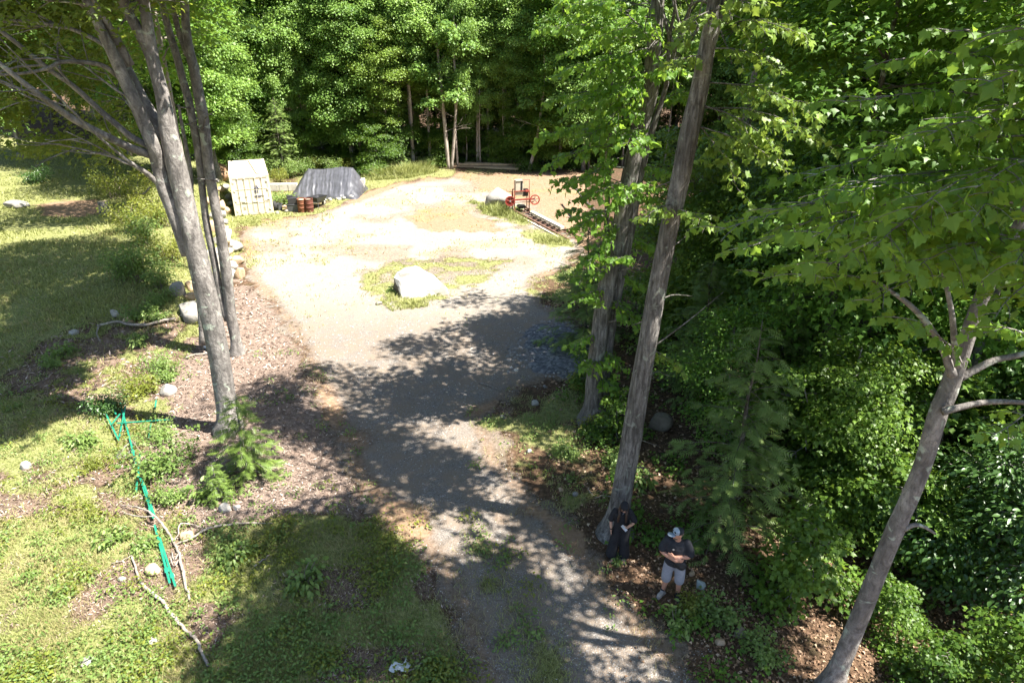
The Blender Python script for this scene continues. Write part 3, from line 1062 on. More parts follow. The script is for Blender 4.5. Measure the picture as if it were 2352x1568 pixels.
V, F_, var = clump_leaves(rng, T_KITE, upper, 42, 0.2, 0.24)
link('upper_crown', np_mesh('upper_crown', V, F_, M['leaf_shade'], var=var), t, kind='stuff')
V, F_, var = clump_leaves(rng, T_LOBE, keep, 105, 0.135, 0.24)
tw.build('limbs', M['bark_grey'], t, smooth=True, kind='stuff')
link('crown', np_mesh('crown', V, F_, M['leaf_shade'], var=var), t, kind='stuff')

# --- three-stemmed maple behind it
t = thing('maple_tree', 'slimmer twin trunked maple just behind the big left foreground maple', 'tree')
b = at(543, 812)
Y2 = b[1]
clumps, tw = [], MB()
for L, nm in (([(546, 822, 27.0), (541, 780, 24.3), (530, 720, 23.4), (520, 625, 24.3), (505, 523, 23.4), (496, 480, 23.4), (480, 390, 23.4), (467, 275, 24.3), (456, 215, 23.4), (446, 160, 22.5), (436, 120, 21.6), (428, 70, 19.8), (424, 0, 18.0), (420, -60, 16.2), (424, -180, 11.7)], 'trunk'),
              ([(524, 735, 18.0), (508, 690, 16.2), (494, 610, 15.3), (476, 523, 16.2), (468, 465, 16.2), (457, 355, 18.0), (444, 285, 17.1), (432, 228, 18.0), (419, 180, 17.1), (406, 130, 17.1), (392, 85, 16.2), (380, 40, 15.3), (370, -10, 13.5), (355, -120, 9.9)], 'limb'),
              ([(432, 130, 14.4), (420, 100, 13.5), (408, 65, 12.6), (398, 10, 11.7), (392, -60, 9.9), (396, -170, 7.2)], 'limb'),
              ([(466, 790, 18.0), (464, 740, 16.2), (456, 660, 15.3), (446, 560, 13.5), (440, 470, 12.6), (436, 390, 10.8), (420, 300, 8.1), (410, 240, 5.4)], 'limb')):
    mb = MB()
    P, W = stem(L, Y2)
    if L[0][1] > 780: P, W = flare(P, W, gz(P[0][0], P[0][1]), 1.5, 0.6)
    rough_tube(mb, P, W, 11, rng, 0.03)
    mb.build(nm, M['bark_grey'], t, smooth=True)
    for k in range(3):
        d = P[-1] - P[-4]
        s = np.array((rng.normal(0, 0.7), rng.normal(0, 0.7), 0.1))
        if P[-1][2] > 11: grow(tw, clumps, P[-1 - k * 2], d / np.linalg.norm(d) + s, rng.uniform(2.2, 3.4), 0.04, 2, rng, 0.9, 0.1)
clumps = [c for c in clumps if proj(c[0], c[1], c[2])[1] < -15 or proj(c[0], c[1], c[2])[0] < 300]
for u0, v0, du, dv in ((465, 300, 30, -45), (455, 270, -50, 15), (470, 300, -35, -15), (438, 250, -40, -20), (430, 225, 60, 40), (500, 415, -50, -5), (375, 140, 40, -45), (350, 290, 40, -8), (300, 220, -60, 12), (290, 250, -50, 20), (262, 230, -60, 4), (345, 430, -35, 12)):
    p0 = over(u0, v0, Y2 - 0.1)
    p1 = over(u0 + du, v0 + dv, Y2 - 0.6)
    mid = (p0 + p1) / 2 + rng.normal(0, 0.12, 3)
    tw.tube(smooth_path([p0, mid, p1], 3), taper(0.03, 0.008, 7), 4)
V, F_, var = clump_leaves(rng, T_KITE, clumps, 60, 0.18, 0.24)
tw.build('limbs', M['bark_grey'], t, smooth=True, kind='stuff')
link('crown', np_mesh('crown', V, F_, M['leaf_shade'], var=var), t, kind='stuff')


# --- right-hand trees
def big_right(label, stems_, bark, seed, top_n, T, size, dens, leaf, cr, keepf=None, hgt=0.9, fl=1.8, L=(2.4, 3.6)):
    rg = np.random.default_rng(seed)
    t = thing('ash_tree' if bark == 'bark_ash' else 'maple_tree', label, 'tree')
    cl, tw = [], MB()
    for i, (pts, Y) in enumerate(stems_):
        mb = MB()
        P, W = stem(pts, Y)
        if i == 0: P, W = flare(P, W, gz(P[0][0], P[0][1]), fl, hgt)
        rough_tube(mb, P, W, 14 if i == 0 else 9, rg, 0.035)
        mb.build('trunk' if i == 0 else 'limb', M[bark], t, smooth=True)
        if P[-1][2] > 10.2 and W[-1] > 0.036:
            d = P[-1] - P[-4]
            d = d / np.linalg.norm(d)
            for k in range(top_n):
                s = np.array((rg.normal(0, 0.75), rg.normal(0, 0.75), 0.15))
                grow(tw, cl, P[-1 - (k % 5)], d * 0.8 + s, rg.uniform(*L), 0.06, 2, rg, cr, 0.1)
    if keepf: cl = [c for c in cl if keepf(*proj(c[0], c[1], c[2]), c)]
    return t, tw, cl, rg


SUNV = np.array(TO_SUN)
# holes cut in the overhead crowns, mostly unseen, to put sun on these places
GAPS = [(at(*q), r) for q, r in (((1000, 1200), .75), ((990, 1255), .8), ((1030, 1285), .5), ((945, 1225), .6), ((800, 895), .75), ((850, 905), .6), ((910, 836), .9), ((960, 832), .6), ((985, 960), .6), ((930, 930), .5), ((700, 880), .35), ((640, 1000), .35), ((690, 1060), .35), ((600, 1170), .35), ((740, 1140), .35),
                                 ((1080, 1190), .5), ((1180, 1220), .4), ((850, 1110), .4), ((1340, 1420), .4), ((1480, 1490), .45), ((1250, 1290), .35), ((1180, 1120), .5), ((1060, 1000), .5), ((760, 740), 1.0), ((1180, 960), .6), ((1400, 1540), .4))]
GAPS += [(over(*q), r) for q, r in (((1740, 100, 12), .9), ((1740, 260, 12), .9), ((1700, 380, 12.5), .7), ((1800, 480, 7), .7), ((1950, 560, 6.8), .6), ((2060, 240, 7), .6), ((2000, 120, 7), .5), ((1300, 180, 17), .8), ((1330, 380, 17), .8), ((1420, 520, 17), .6))]
_g = np.random.default_rng(77)
GAPS += [(at(_g.uniform(680, 1180), _g.uniform(770, 1120)), _g.uniform(.22, .5)) for _ in range(42)]
GAPS += [(at(_g.uniform(1000, 1560), _g.uniform(1300, 1560)), _g.uniform(.12, .26)) for _ in range(16)]
BLOB = [tuple(at(u, v)[:2]) for u, v in ((440, 1450), (520, 1400), (600, 1400), (690, 1350), (760, 1330), (870, 1290), (960, 1300), (1000, 1380), (1040, 1470), (1080, 1570), (1050, 1640), (420, 1640), (430, 1530))]


def lit(c):
    p = np.array(c[:3])
    for g, r in GAPS:
        d = p - g
        s = float(d @ SUNV)
        if s > .4 and np.linalg.norm(d - SUNV * s) < r * .85 + .38 * c[3]: return False
    return True


def finish(t, tw, cl, rg, bark, T, size, dens, leaf, flat=0.24, thin=0.66):
    cl = [c for c in cl if rg.random() < thin and lit(c)] or cl[:1]
    V, F_, var = clump_leaves(rg, T_KITE, cl, dens * thin, size * 1.12, flat)
    tw.build('limbs', M[bark], t, smooth=True, kind='stuff')
    link('crown', np_mesh('crown', V, F_, M[leaf], var=var), t, kind='stuff')


Y = at(1414, 1222)[1]
t, tw, cl, rg = big_right('straight grey ash trunk leaning right directly behind the woman', [
    ([(1412, 1236, 55.8), (1416, 1205, 50.4), (1428, 1130, 46.8), (1448, 1020, 46.8), (1465, 920, 45.9), (1483, 815, 45.0), (1500, 715, 43.2), (1520, 610, 42.3), (1540, 510, 41.4), (1558, 430, 42.3), (1577, 340, 45.0), (1592, 270, 45.0), (1608, 200, 41.4), (1624, 110, 36.0), (1638, 20, 30.6), (1650, -80, 27.0), (1655, -230, 19.8)], Y),
    ([(1612, 180, 19.8), (1640, 90, 18.0), (1662, 20, 16.2), (1690, -70, 13.5)], Y)], 'bark_ash', 21, 5, T_LOBE, .15, 60, 'leaf_mid', 1.0, lambda u, v, d, c: v < -40)
leaf_list = []
for u0, v0, u1, v1, dy, wd, nt in [(1630, 60, 1850, 75, -1.2, .9, 14), (1625, 110, 1790, 150, -.8, .8, 12), (1610, 190, 1860, 250, -1.0, 1.0, 14), (1600, 240, 1780, 330, -.6, .9, 12), (1590, 290, 1800, 380, -.6, .9, 12),
                                   (1640, 20, 1560, 90, -.9, .6, 9), (1635, 30, 1740, 10, -1, .7, 9), (1550, 470, 1480, 500, -.8, .5, 8), (1545, 480, 1630, 520, -.9, .6, 8), (1620, 130, 1540, 150, -.5, .5, 8),
                                   (1590, 270, 1700, 440, .8, .9, 12), (1600, 250, 1900, 330, 1.2, 1.1, 14), (1485, 800, 1560, 850, .6, .6, 8)]:
    spray(tw, leaf_list, over(u0, v0, Y), over(u1, v1, Y + dy), wd, nt, rg, 0.16, 0.085, 0.125)
leaf_parts(t, leaf_list, T_MAPLE, M['leaf_lime'], 150)
for u0, v0, du, dv in ((1482, 810, 180, -140), (1500, 730, -50, 18), (1470, 900, 70, -35), (1530, 560, 45, -18), (1455, 985, 60, 40), (1560, 410, -55, 20), (1500, 700, 90, -20), (1440, 1075, 55, 20)):
    p0, p1 = over(u0, v0, Y), over(u0 + du, v0 + dv, Y + .6)
    tw.tube(smooth_path([p0, (p0 + p1) / 2 + rg.normal(0, .08, 3), p1], 3), taper(0.022, 0.006, 7), 4)
finish(t, tw, cl, rg, 'bark_ash', T_LOBE, 0.16, 50, 'leaf_mid')

Yb = at(1372, 968)[1]
t, tw, cl, rg = big_right('rough barked double maple trunk between the stony verge and the ash', [
    ([(1366, 985, 54.0), (1364, 940, 45.0), (1366, 880, 41.4), (1376, 780, 39.6), (1388, 690, 39.6), (1404, 610, 39.6), (1424, 530, 39.6), (1437, 450, 39.6), (1452, 380, 39.6), (1470, 300, 39.6), (1487, 235, 38.7), (1498, 180, 37.8), (1504, 100, 36.0), (1508, 30, 32.4), (1515, -60, 28.8), (1520, -200, 19.8)], Yb),
    ([(1385, 960, 32.4), (1384, 900, 30.6), (1394, 800, 28.8), (1412, 690, 28.8), (1430, 600, 28.8), (1448, 520, 25.2), (1462, 440, 21.6), (1480, 360, 18.0), (1505, 280, 13.5), (1530, 200, 9.9), (1550, 120, 7.2)], Yb + .3),
    ([(1392, 560, 13.5), (1394, 490, 12.6), (1398, 400, 11.7), (1402, 300, 9.9), (1405, 220, 8.1), (1402, 120, 5.4)], Yb + .4)], 'bark_ash', 22, 5, T_LOBE, .15, 60, 'leaf_mid', 1.0, lambda u, v, d, c: v < -40)
leaf_list = []
for u0, v0, u1, v1, dy, wd, nt in [(1500, 130, 1290, 170, -.6, 1.2, 16), (1500, 90, 1260, 60, 0, 1.3, 16), (1495, 180, 1330, 240, -.8, 1.2, 16), (1490, 210, 1270, 230, .8, 1.2, 14), (1480, 260, 1340, 320, -.6, 1.1, 14),
                                   (1462, 330, 1270, 370, -.5, 1.0, 14), (1455, 350, 1330, 420, -.6, .9, 12), (1440, 430, 1320, 460, -.4, .6, 8), (1430, 500, 1370, 560, -.5, .8, 10), (1400, 620, 1330, 640, -.5, .7, 10),
                                   (1390, 680, 1460, 740, -.6, .8, 10), (1376, 790, 1430, 850, -.7, .7, 9), (1380, 760, 1310, 800, -.4, .6, 8), (1370, 860, 1410, 890, -.6, .5, 8), (1505, 60, 1340, 10, -1, 1.2, 14),
                                   (1500, 150, 1590, 90, 1, 1.1, 12), (1480, 260, 1580, 210, 1.2, 1.1, 12), (1450, 380, 1540, 400, .9, .9, 12), (1440, 440, 1520, 480, .7, .8, 10), (1420, 540, 1490, 570, .8, .8, 10), (1400, 620, 1470, 660, .8, .9, 10),
                                   (1500, 110, 1400, 150, -1.2, 1.1, 16), (1490, 160, 1420, 220, -1.4, 1.0, 14), (1480, 230, 1400, 270, -1.2, 1.0, 14), (1470, 290, 1440, 330, -1.3, .9, 12), (1440, 420, 1380, 440, -.9, .9, 12), (1430, 470, 1330, 520, -.9, .9, 12), (1415, 560, 1350, 600, -.8, .8, 12), (1390, 660, 1330, 690, -.8, .8, 10), (1505, 40, 1430, 70, -1.4, 1.1, 14), (1500, 20, 1290, 0, .5, 1.3, 16), (1480, 180, 1560, 160, -1.0, .9, 12), (1440, 480, 1480, 420, -1.0, .8, 10), (1400, 610, 1430, 590, -1.1, .7, 9), (1375, 820, 1350, 850, -.7, .6, 8), (1495, 90, 1330, 110, 1.5, 1.3, 16), (1470, 300, 1250, 310, 1.5, 1.2, 16), (1440, 420, 1290, 410, 1.5, 1.1, 14), (1425, 520, 1310, 480, 1.2, 1.0, 12)]:
    spray(tw, leaf_list, over(u0, v0, Yb), over(u1, v1, Yb + dy), wd, nt, rg, 0.14, 0.10, 0.15)
leaf_parts(t, leaf_list, T_MAPLE, M['leaf_maple'], 60)
for u0, v0, du, dv in ((1455, 360, -70, -20), (1450, 390, -95, 10), (1460, 350, -60, -50), (1440, 440, -50, -10), (1380, 740, 60, -30), (1405, 620, 70, -35), (1500, 150, 40, -40)):
    p0, p1 = over(u0, v0, Yb), over(u0 + du, v0 + dv, Yb - .6)
    tw.tube(smooth_path([p0, (p0 + p1) / 2 + rg.normal(0, .12, 3), p1], 3), taper(0.035, 0.008, 7), 4)
finish(t, tw, cl, rg, 'bark_ash', T_LOBE, 0.16, 50, 'leaf_mid')

Y3 = at(1912, 1566)[1] - .25
t, tw, cl, rg = big_right('leaning smooth grey maple trunk crossing the lower right corner', [
    ([(1885, 1640, 45), (1912, 1567, 43), (1950, 1475, 41), (1988, 1385, 40), (2020, 1305, 38), (2052, 1225, 39), (2090, 1140, 38), (2122, 1060, 39), (2150, 960, 40), (2172, 910, 41), (2195, 850, 38), (2220, 780, 34), (2248, 700, 32), (2280, 630, 31), (2312, 570, 30), (2352, 500, 29), (2420, 380, 25), (2480, 260, 22), (2540, 120, 18)], Y3),
    ([(2188, 862, 22), (2170, 810, 17), (2142, 760, 15), (2110, 720, 14), (2070, 685, 11), (2030, 660, 7)], Y3 - .1),
    ([(2200, 842, 15), (2193, 790, 14), (2186, 720, 12), (2172, 650, 10), (2160, 600, 8), (2152, 540, 6)], Y3 - .2),
    ([(2165, 945, 20), (2205, 935, 15), (2250, 925, 14), (2300, 922, 12), (2352, 924, 11), (2420, 930, 8)], Y3 - .2),
    ([(2200, 870, 20), (2245, 845, 17), (2290, 825, 15), (2340, 815, 14), (2410, 790, 11)], Y3),
    ([(2075, 1215, 14), (2098, 1205, 10), (2120, 1208, 8), (2148, 1225, 6)], Y3 - .1)], 'bark_grey', 23, 13, T_LOBE, .16, 55, 'leaf_mid', 1.0, lambda u, v, d, c: v < -60 or u > 2430, L=(3.0, 4.6))
leaf_list = []
for u0, v0, Ya, u1, v1, Yz, wd, nt in [(2440, 430, 8.4, 1760, 480, 6.6, .8, 20), (2420, 480, 8.4, 1640, 520, 7.4, .8, 20), (2400, 560, 8.3, 1820, 620, 6.8, .75, 18), (2380, 520, 8.3, 1950, 430, 6.6, .8, 18), (2360, 560, 8.4, 2000, 690, 7.0, .7, 16),
                                       (2440, 380, 8.4, 2000, 560, 6.2, .8, 18), (2350, 540, 8.3, 2180, 640, 6.6, .7, 12), (2480, 300, 8.2, 1930, 230, 7.2, .7, 18), (2480, 250, 8.2, 2060, 120, 7.0, .8, 16), (2520, 220, 8.2, 2180, 60, 6.8, .8, 14),
                                       (2500, 280, 8.2, 2130, 300, 6.2, .8, 16), (2500, 240, 8.2, 2260, 180, 6.0, .8, 12), (2440, 420, 8.3, 2240, 420, 6.0, .8, 12), (2210, 830, 8.3, 2050, 720, 7.4, .5, 8), (2400, 790, 8.4, 2260, 760, 7.4, .6, 10),
                                       (2420, 930, 8.2, 2280, 1000, 7.4, .5, 8), (2400, 640, 8.3, 2290, 720, 6.6, .7, 10), (2160, 610, 8.2, 2060, 520, 7.4, .6, 8), (2040, 660, 8.3, 1880, 640, 7.6, .5, 8), (2480, 200, 8, 2330, 60, 6, .7, 10),
                                       (2430, 450, 8.4, 1700, 560, 7.2, .8, 20), (2420, 420, 8.4, 1860, 540, 6.4, .85, 20), (2400, 470, 8.3, 1900, 600, 6.6, .8, 18), (2440, 400, 8.3, 2100, 470, 6.0, .8, 16), (2400, 560, 8.3, 2080, 620, 6.4, .75, 14), (2460, 300, 8.2, 2020, 330, 6.8, .8, 16), (2480, 330, 8.2, 1850, 400, 7.4, .8, 18), (2380, 500, 8.4, 1740, 640, 7.8, .7, 16),
                                       (2480, 360, 8.2, 2230, 500, 5.9, .8, 12), (2440, 560, 8.2, 2330, 600, 6.2, .7, 10)]:
    spray(tw, leaf_list, over(u0, v0, Ya), over(u1, v1, Yz), wd, nt, rg, 0.14, 0.085, 0.122)
leaf_parts(t, leaf_list, T_MAPLE, M['leaf_maple'], 290)
cl = [c for c in cl if rg.random() < .72]
bx, by = np.array(BLOB).T
k = 0
while k < 62:  # unseen crown clumps added up the sun rays to shade the BLOB patch
    q = np.array((rg.uniform(bx.min(), bx.max()), rg.uniform(by.min(), by.max()), 0))
    if sdf(BLOB, q[:1], q[1:2])[0] < .25: continue
    k += 1
    z = rg.uniform(12.6, 16.5)
    q = q + SUNV * (z / SUNV[2])
    if proj(*q)[1] > -60: continue
    cl.append((*q, rg.uniform(.5, .95), rg.uniform(-.7, .7), rg.uniform(-.7, .7)))
finish(t, tw, cl, rg, 'bark_grey', T_LOBE, 0.17, 60, 'leaf_mid', .24, 1.0)

Y4 = 21.5
t, tw, cl, rg = big_right('massive dark trunked oak standing deep in the wood on the right', [
    ([(1938, 960, 78), (1955, 890, 68), (1975, 815, 62), (2001, 725, 58), (2025, 662, 58), (2061, 573, 60), (2110, 455, 62), (2151, 367, 66), (2180, 290, 68), (2221, 165, 62), (2240, 80, 58), (2258, -10, 52), (2275, -100, 44), (2300, -240, 30)], Y4),
    ([(2245, 60, 34), (2290, 20, 30), (2330, -40, 26), (2380, -120, 18)], Y4),
    ([(2180, 60, 20), (2120, 40, 14), (2060, 30, 10), (1990, 10, 7)], Y4 - .4)], 'bark_dark', 24, 6, T_LOBE, .17, 50, 'leaf_mid', 1.2, lambda u, v, d, c: v < 120)
finish(t, tw, cl, rg, 'bark_dark', T_LOBE, 0.18, 50, 'leaf_mid')

# a slim trunk between the ash and the big dark one
t = thing('maple_tree', 'slim straight grey trunk between the ash and the massive dark trunk', 'tree')
P, W = stem([(1598, 740, 22), (1622, 650, 19), (1655, 520, 18), (1690, 380, 18), (1718, 247, 18), (1741, 150, 17), (1761, 67, 16), (1780, -30, 14), (1800, -160, 10)], 26)
mb = MB()
rough_tube(mb, P, W, 9, rng, .03)
mb.build('trunk', M['bark_grey'], t, smooth=True)
cl, tw = [], MB()
for k in range(5): grow(tw, cl, P[-1 - k], (rng.normal(), rng.normal(), .6), 2.4, .04, 1, rng, .9, 0)
finish(t, tw, [c for c in cl if proj(*c[:3])[1] < 0] or cl[:2], rng, 'bark_grey', T_LOBE, .18, 45, 'leaf_mid')
# ------------------------------------------------------------------ the wood
def gxyz(x, y):
    return (x, y, gz(x, y))


LIB = []


def lib(gen, bark, leaf, name):
    tk, lb, cr = gen
    return (name, tk.mesh('trunk', M[bark], True) if tk else None, lb.mesh('limbs', M[bark] if tk else M['twig'], True), np_mesh('crown', cr[0], cr[1], M[leaf], var=cr[2]))


def plant(proto, loc, label, cat, group=None, rz=0.0, sc=1.0, name=None):
    nm, tk, lb, cr = proto
    t = thing(name or nm, label, cat, loc, rz, group)
    t.scale = sc if isinstance(sc, (tuple, list)) else (sc, sc, sc)
    if tk: link('trunk', tk, t)
    link('limbs' if tk else 'stems', lb, t, 'stuff')
    link('crown' if tk else 'leaves', cr, t, 'stuff')
    return t


FAR = [lib(gen_broadleaf(100 + i, h, cb, cr, nb, T_KITE, 0.165, 105, r0 * 1.25, 'round', 0.7, 0.30, 5, (5, 60), (0.17, 0.24)), bk, lf, 'broadleaf_tree')
       for i, (h, cb, cr, nb, r0, bk, lf) in enumerate([(18, 2.8, 3.2, 46, .15, 'bark_grey', 'leaf_far'), (16.5, 4.6, 2.7, 40, .12, 'bark_pale', 'leaf_far'), (19, 6.4, 3.5, 42, .16, 'bark_dark', 'leaf_far'), (15.5, 5.2, 2.5, 36, .11, 'bark_pale', 'leaf_lime'), (17.5, 3.8, 3.1, 44, .13, 'bark_pale', 'leaf_mid')])]
TALL = [lib(gen_broadleaf(200 + i, h, cb, cr, nb, T_LOBE, 0.17, 50, r0, 'round', 0.6, 0.18, 3, (0, 50)), bk, lf, 'broadleaf_tree')
        for i, (h, cb, cr, nb, r0, bk, lf) in enumerate([(17, 3.2, 3.6, 34, .16, 'bark_grey', 'leaf_mid'), (18, 4.0, 3.3, 34, .15, 'bark_dark', 'leaf_mid')])]
UNDER = [lib(gen_broadleaf(300 + i, h, cb, cr, nb, T_LOBE, 0.145, 58, r0, pf, 0.8, 0.13, 3, (2, 40), (0.34, 0.40)), 'bark_grey', lf, 'understory_tree')
         for i, (h, cb, cr, nb, r0, pf, lf) in enumerate([(7.0, 0.9, 2.5, 26, .06, 'flat', 'leaf_sapling'), (5.2, 0.5, 2.1, 22, .045, 'flat', 'leaf_sapling'), (8.5, 1.6, 2.7, 28, .07, 'round', 'leaf_sapling'), (4.0, 0.4, 1.7, 18, .035, 'flat', 'leaf_lime')])]
UNDER += [lib(gen_broadleaf(350, 6.0, 0.9, 2.2, 22, T_OVAL, 0.15, 60, .05, 'flat', 0.8, 0.15, 3, (2, 45), (0.30, 0.38)), 'bark_grey', 'leaf_dark', 'understory_tree'), lib(gen_broadleaf(351, 5.5, 0.7, 2.0, 24, T_KITE, 0.095, 115, .05, 'round', 0.8, 0.22, 4, (5, 60), (0.22, 0.30)), 'bark_grey', 'leaf_mid', 'understory_tree')]
SAPL = [lib(gen_broadleaf(400 + i, h, cb, cr, nb, T, sz, dn, r0, 'flat', 0.8, 0.12, 3, (0, 35), (0.34, 0.40)), 'bark_grey', lf, nm)
        for i, (h, cb, cr, nb, r0, T, sz, dn, lf, nm) in enumerate([(4.2, 0.9, 1.5, 13, .03, T_MAPLE, .125, 75, 'leaf_sapling', 'maple_sapling'), (2.6, 0.5, 1.1, 9, .02, T_MAPLE, .12, 75, 'leaf_sapling', 'maple_sapling'), (5.0, 1.0, 1.8, 18, .035, T_OVAL, .145, 70, 'leaf_dark', 'beech_sapling')])]
HEM = [lib(gen_hemlock(500, 6.5, 2.0, 26, .34, 10), 'bark_dark', 'needle', 'hemlock_tree'), lib(gen_hemlock(501, 4.6, 1.5, 24, .32, 12), 'bark_dark', 'needle', 'hemlock_tree'),
       lib(gen_hemlock(502, 2.5, .85, 18, .25, 15), 'bark_grey', 'needle_young', 'young_hemlock')]
POLE = lib(gen_broadleaf(160, 17.5, 7.5, 2.3, 30, T_KITE, 0.155, 120, .17, 'round', 0.5, 0.3, 4, (5, 55), (0.2, 0.28)), 'bark_pale', 'leaf_far', 'broadleaf_tree')
rnd = random.Random(11)


LOOK = {'broadleaf_tree': ('grey trunked ', 'pale trunked ', 'dark trunked ', 'lime leaved ', 'low crowned '), 'understory_tree': ('wide spreading ', 'small ', 'round crowned ', 'lime leaved ', 'dark oval leaved ', 'fine leaved ')}


def at_label(lst, x):
    return min(lst, key=lambda q: abs(q[0] - x))[1]


# front row at the back of the clearing, each trunk where the photograph shows it
for u, v, pi, sc, bark, lab in [
    (505, 412, 0, .95, None, 'broadleaf tree rising directly behind the left end of the shipping container'),
    (596, 385, 4, .9, None, 'bushy tree directly behind the cream shipping container'),
    (735, 372, 2, 1.0, None, 'dark straight trunked tree behind the middle of the black tarp'),
    (812, 384, 0, .95, None, 'leafy tree behind the right end of the black tarp'),
    (892, 392, 3, .8, None, 'thin pale tree at the left end of the tall grass strip'),
    (950, 384, 1, 1.0, None, 'slender pale single trunk standing right of the small hemlock'),
    (1066, 368, 2, .9, None, 'brown trunk just right of the pale double trunk'),
    (1120, 372, 3, 1.1, None, 'lime green tree with the brightest crown at the back of the clearing'),
    (830, 378, 3, 1.0, None, 'light green tree behind the left end of the tall grass'),
    (1160, 374, 2, .95, None, 'reddish brown trunk above the right end of the plank pile'),
    (1172, 376, 1, .9, None, 'thin straight pale trunk close beside the reddish brown one'),
    (1288, 388, 4, .95, None, 'leafy tree where the clearing meets the right hand wood'),
    (870, 386, 1, .85, None, 'thin pale pole like trunk left of the small hemlock'),
    (988, 380, 1, .9, None, 'thin pale pole like trunk left of the pale double trunk'),
    (1105, 370, 2, .8, None, 'thin trunk behind the middle of the plank pile'),
    (1200, 380, 1, .8, None, 'thin pale pole like trunk left of the leaning pale trunk'),
    (1340, 392, 0, .9, None, 'broadleaf tree behind the right far corner of the clearing'),
]:
    p = at(u, v)
    plant(POLE if pi in (1, 2) else FAR[pi], (p[0], p[1], p[2] - .1), lab, 'tree', 'trees along the back edge of the clearing', rnd.uniform(0, 6.28), sc)
# the double and the leaning pale trunks
for lab, stems_ in (('pale double trunk forming a narrow V at the back of the clearing', [[(1031, 388, 9), (1026, 340, 9), (1019, 260, 8), (1012, 180, 7), (1005, 110, 6), (1003, 40, 4)], [(1037, 388, 8), (1042, 330, 7), (1046, 270, 6), (1050, 200, 6), (1043, 140, 5), (1048, 60, 4)]]),
                    ('pale trunk leaning right at the far right of the clearing', [[(1216, 390, 9), (1226, 350, 8), (1238, 290, 7), (1246, 230, 6), (1252, 180, 5), (1250, 120, 4)]])):
    Yq = at(stems_[0][0][0], stems_[0][0][1])[1]
    t = thing('birch_tree', lab, 'tree')
    cl, tw = [], MB()
    for q in stems_:
        mb = MB()
        P, W = stem(q, Yq)
        P[0][2] -= .2
        mb.tube(P, W, 7)
        mb.build('trunk', M['bark_pale'], t, smooth=True)
        for k in range(6, len(P), 2):
            grow(tw, cl, P[k], (rng.normal(), rng.normal(), .5), 1.6, .02, 1, rng, .8, -.1)
    tw.build('limbs', M['bark_pale'], t, kind='stuff')
    V, F_, var = clump_leaves(rng, T_KITE, [c for c in cl if c[2] > 5], 45, .24)
    link('crown', np_mesh('crown', V, F_, M['leaf_far'], var=var), t, kind='stuff')

# the rows behind: nothing tells one from the next
ROWS = [(420, 'broadleaf tree deep in the wood behind the left foreground trunks'), (575, 'broadleaf tree deep in the wood behind the shipping container'), (740, 'broadleaf tree deep in the wood behind the tarp'), (890, 'broadleaf tree deep in the wood behind the tall grass strip'),
        (1035, 'broadleaf tree deep in the wood behind the pale double trunk'), (1130, 'broadleaf tree deep in the wood behind the plank pile'), (1240, 'broadleaf tree deep in the wood behind the leaning pale trunk'), (1400, 'broadleaf tree deep in the wood seen past the rough double trunk'), (1560, 'broadleaf tree deep in the wood right behind the ash trunk'), (1700, 'broadleaf tree deep in the wood high right of the ash trunk'), (1900, 'broadleaf tree deep in the wood left of the massive dark trunk'), (2100, 'broadleaf tree deep in the wood behind the massive dark trunk'), (2300, 'broadleaf tree deep in the wood at the upper right corner')]
for row, (y0, dx, n, x0) in enumerate([(63, 3.0, 22, -30), (67, 3.2, 24, -36), (72, 3.6, 24, -42), (79, 4.2, 24, -50)]):
    for i in range(n):
        x, y = x0 + i * dx + rnd.uniform(-1, 1), y0 + rnd.uniform(-1.6, 1.6)
        if abs(x - 3) < 5 and row == 0: y += 2
        pi = rnd.choice((0, 0, 1, 2, 2, 4, 3) if row < 2 else (0, 2, 4))
        if row < 2 and rnd.random() < .6: pi = 1
        plant(POLE if pi == 1 else FAR[pi], gxyz(x, y), LOOK['broadleaf_tree'][pi] + at_label(ROWS, proj(x, y, 5)[0]), 'tree', 'trees of the wood behind the clearing', rnd.uniform(0, 6.28), rnd.uniform(.85, 1.15) + .06 * row)
for i in range(26):
    x, y = -24 + i * 1.55 + rnd.uniform(-.6, .6), 61.2 + rnd.uniform(-.8, 3.0)
    q = rnd.uniform(.45, .7)
    plant((POLE, POLE, FAR[3], FAR[1])[rnd.randint(0, 3)], gxyz(x, y), at_label([(a, b.replace('broadleaf tree deep in the wood', 'slender pale stemmed tree at the edge of the wood')) for a, b in ROWS], proj(x, y, 5)[0]), 'tree', 'slender trees along the back edge', rnd.uniform(0, 6.28), (q, q, rnd.uniform(.6, 1.15)))
# low growth in the shade of that wood
for i in range(34):
    x, y = -26 + i * 1.35 + rnd.uniform(-.6, .6), 61.5 + rnd.uniform(-.5, 5)
    plant(UNDER[rnd.choice((0, 1, 1, 3))], gxyz(x, y), at_label([(q, b.replace('broadleaf tree deep in the wood', 'small shaded tree')) for q, b in ROWS], proj(x, y, 2)[0]), 'tree', 'understory of the back wood', rnd.uniform(0, 6.28), rnd.uniform(.6, 1.0))
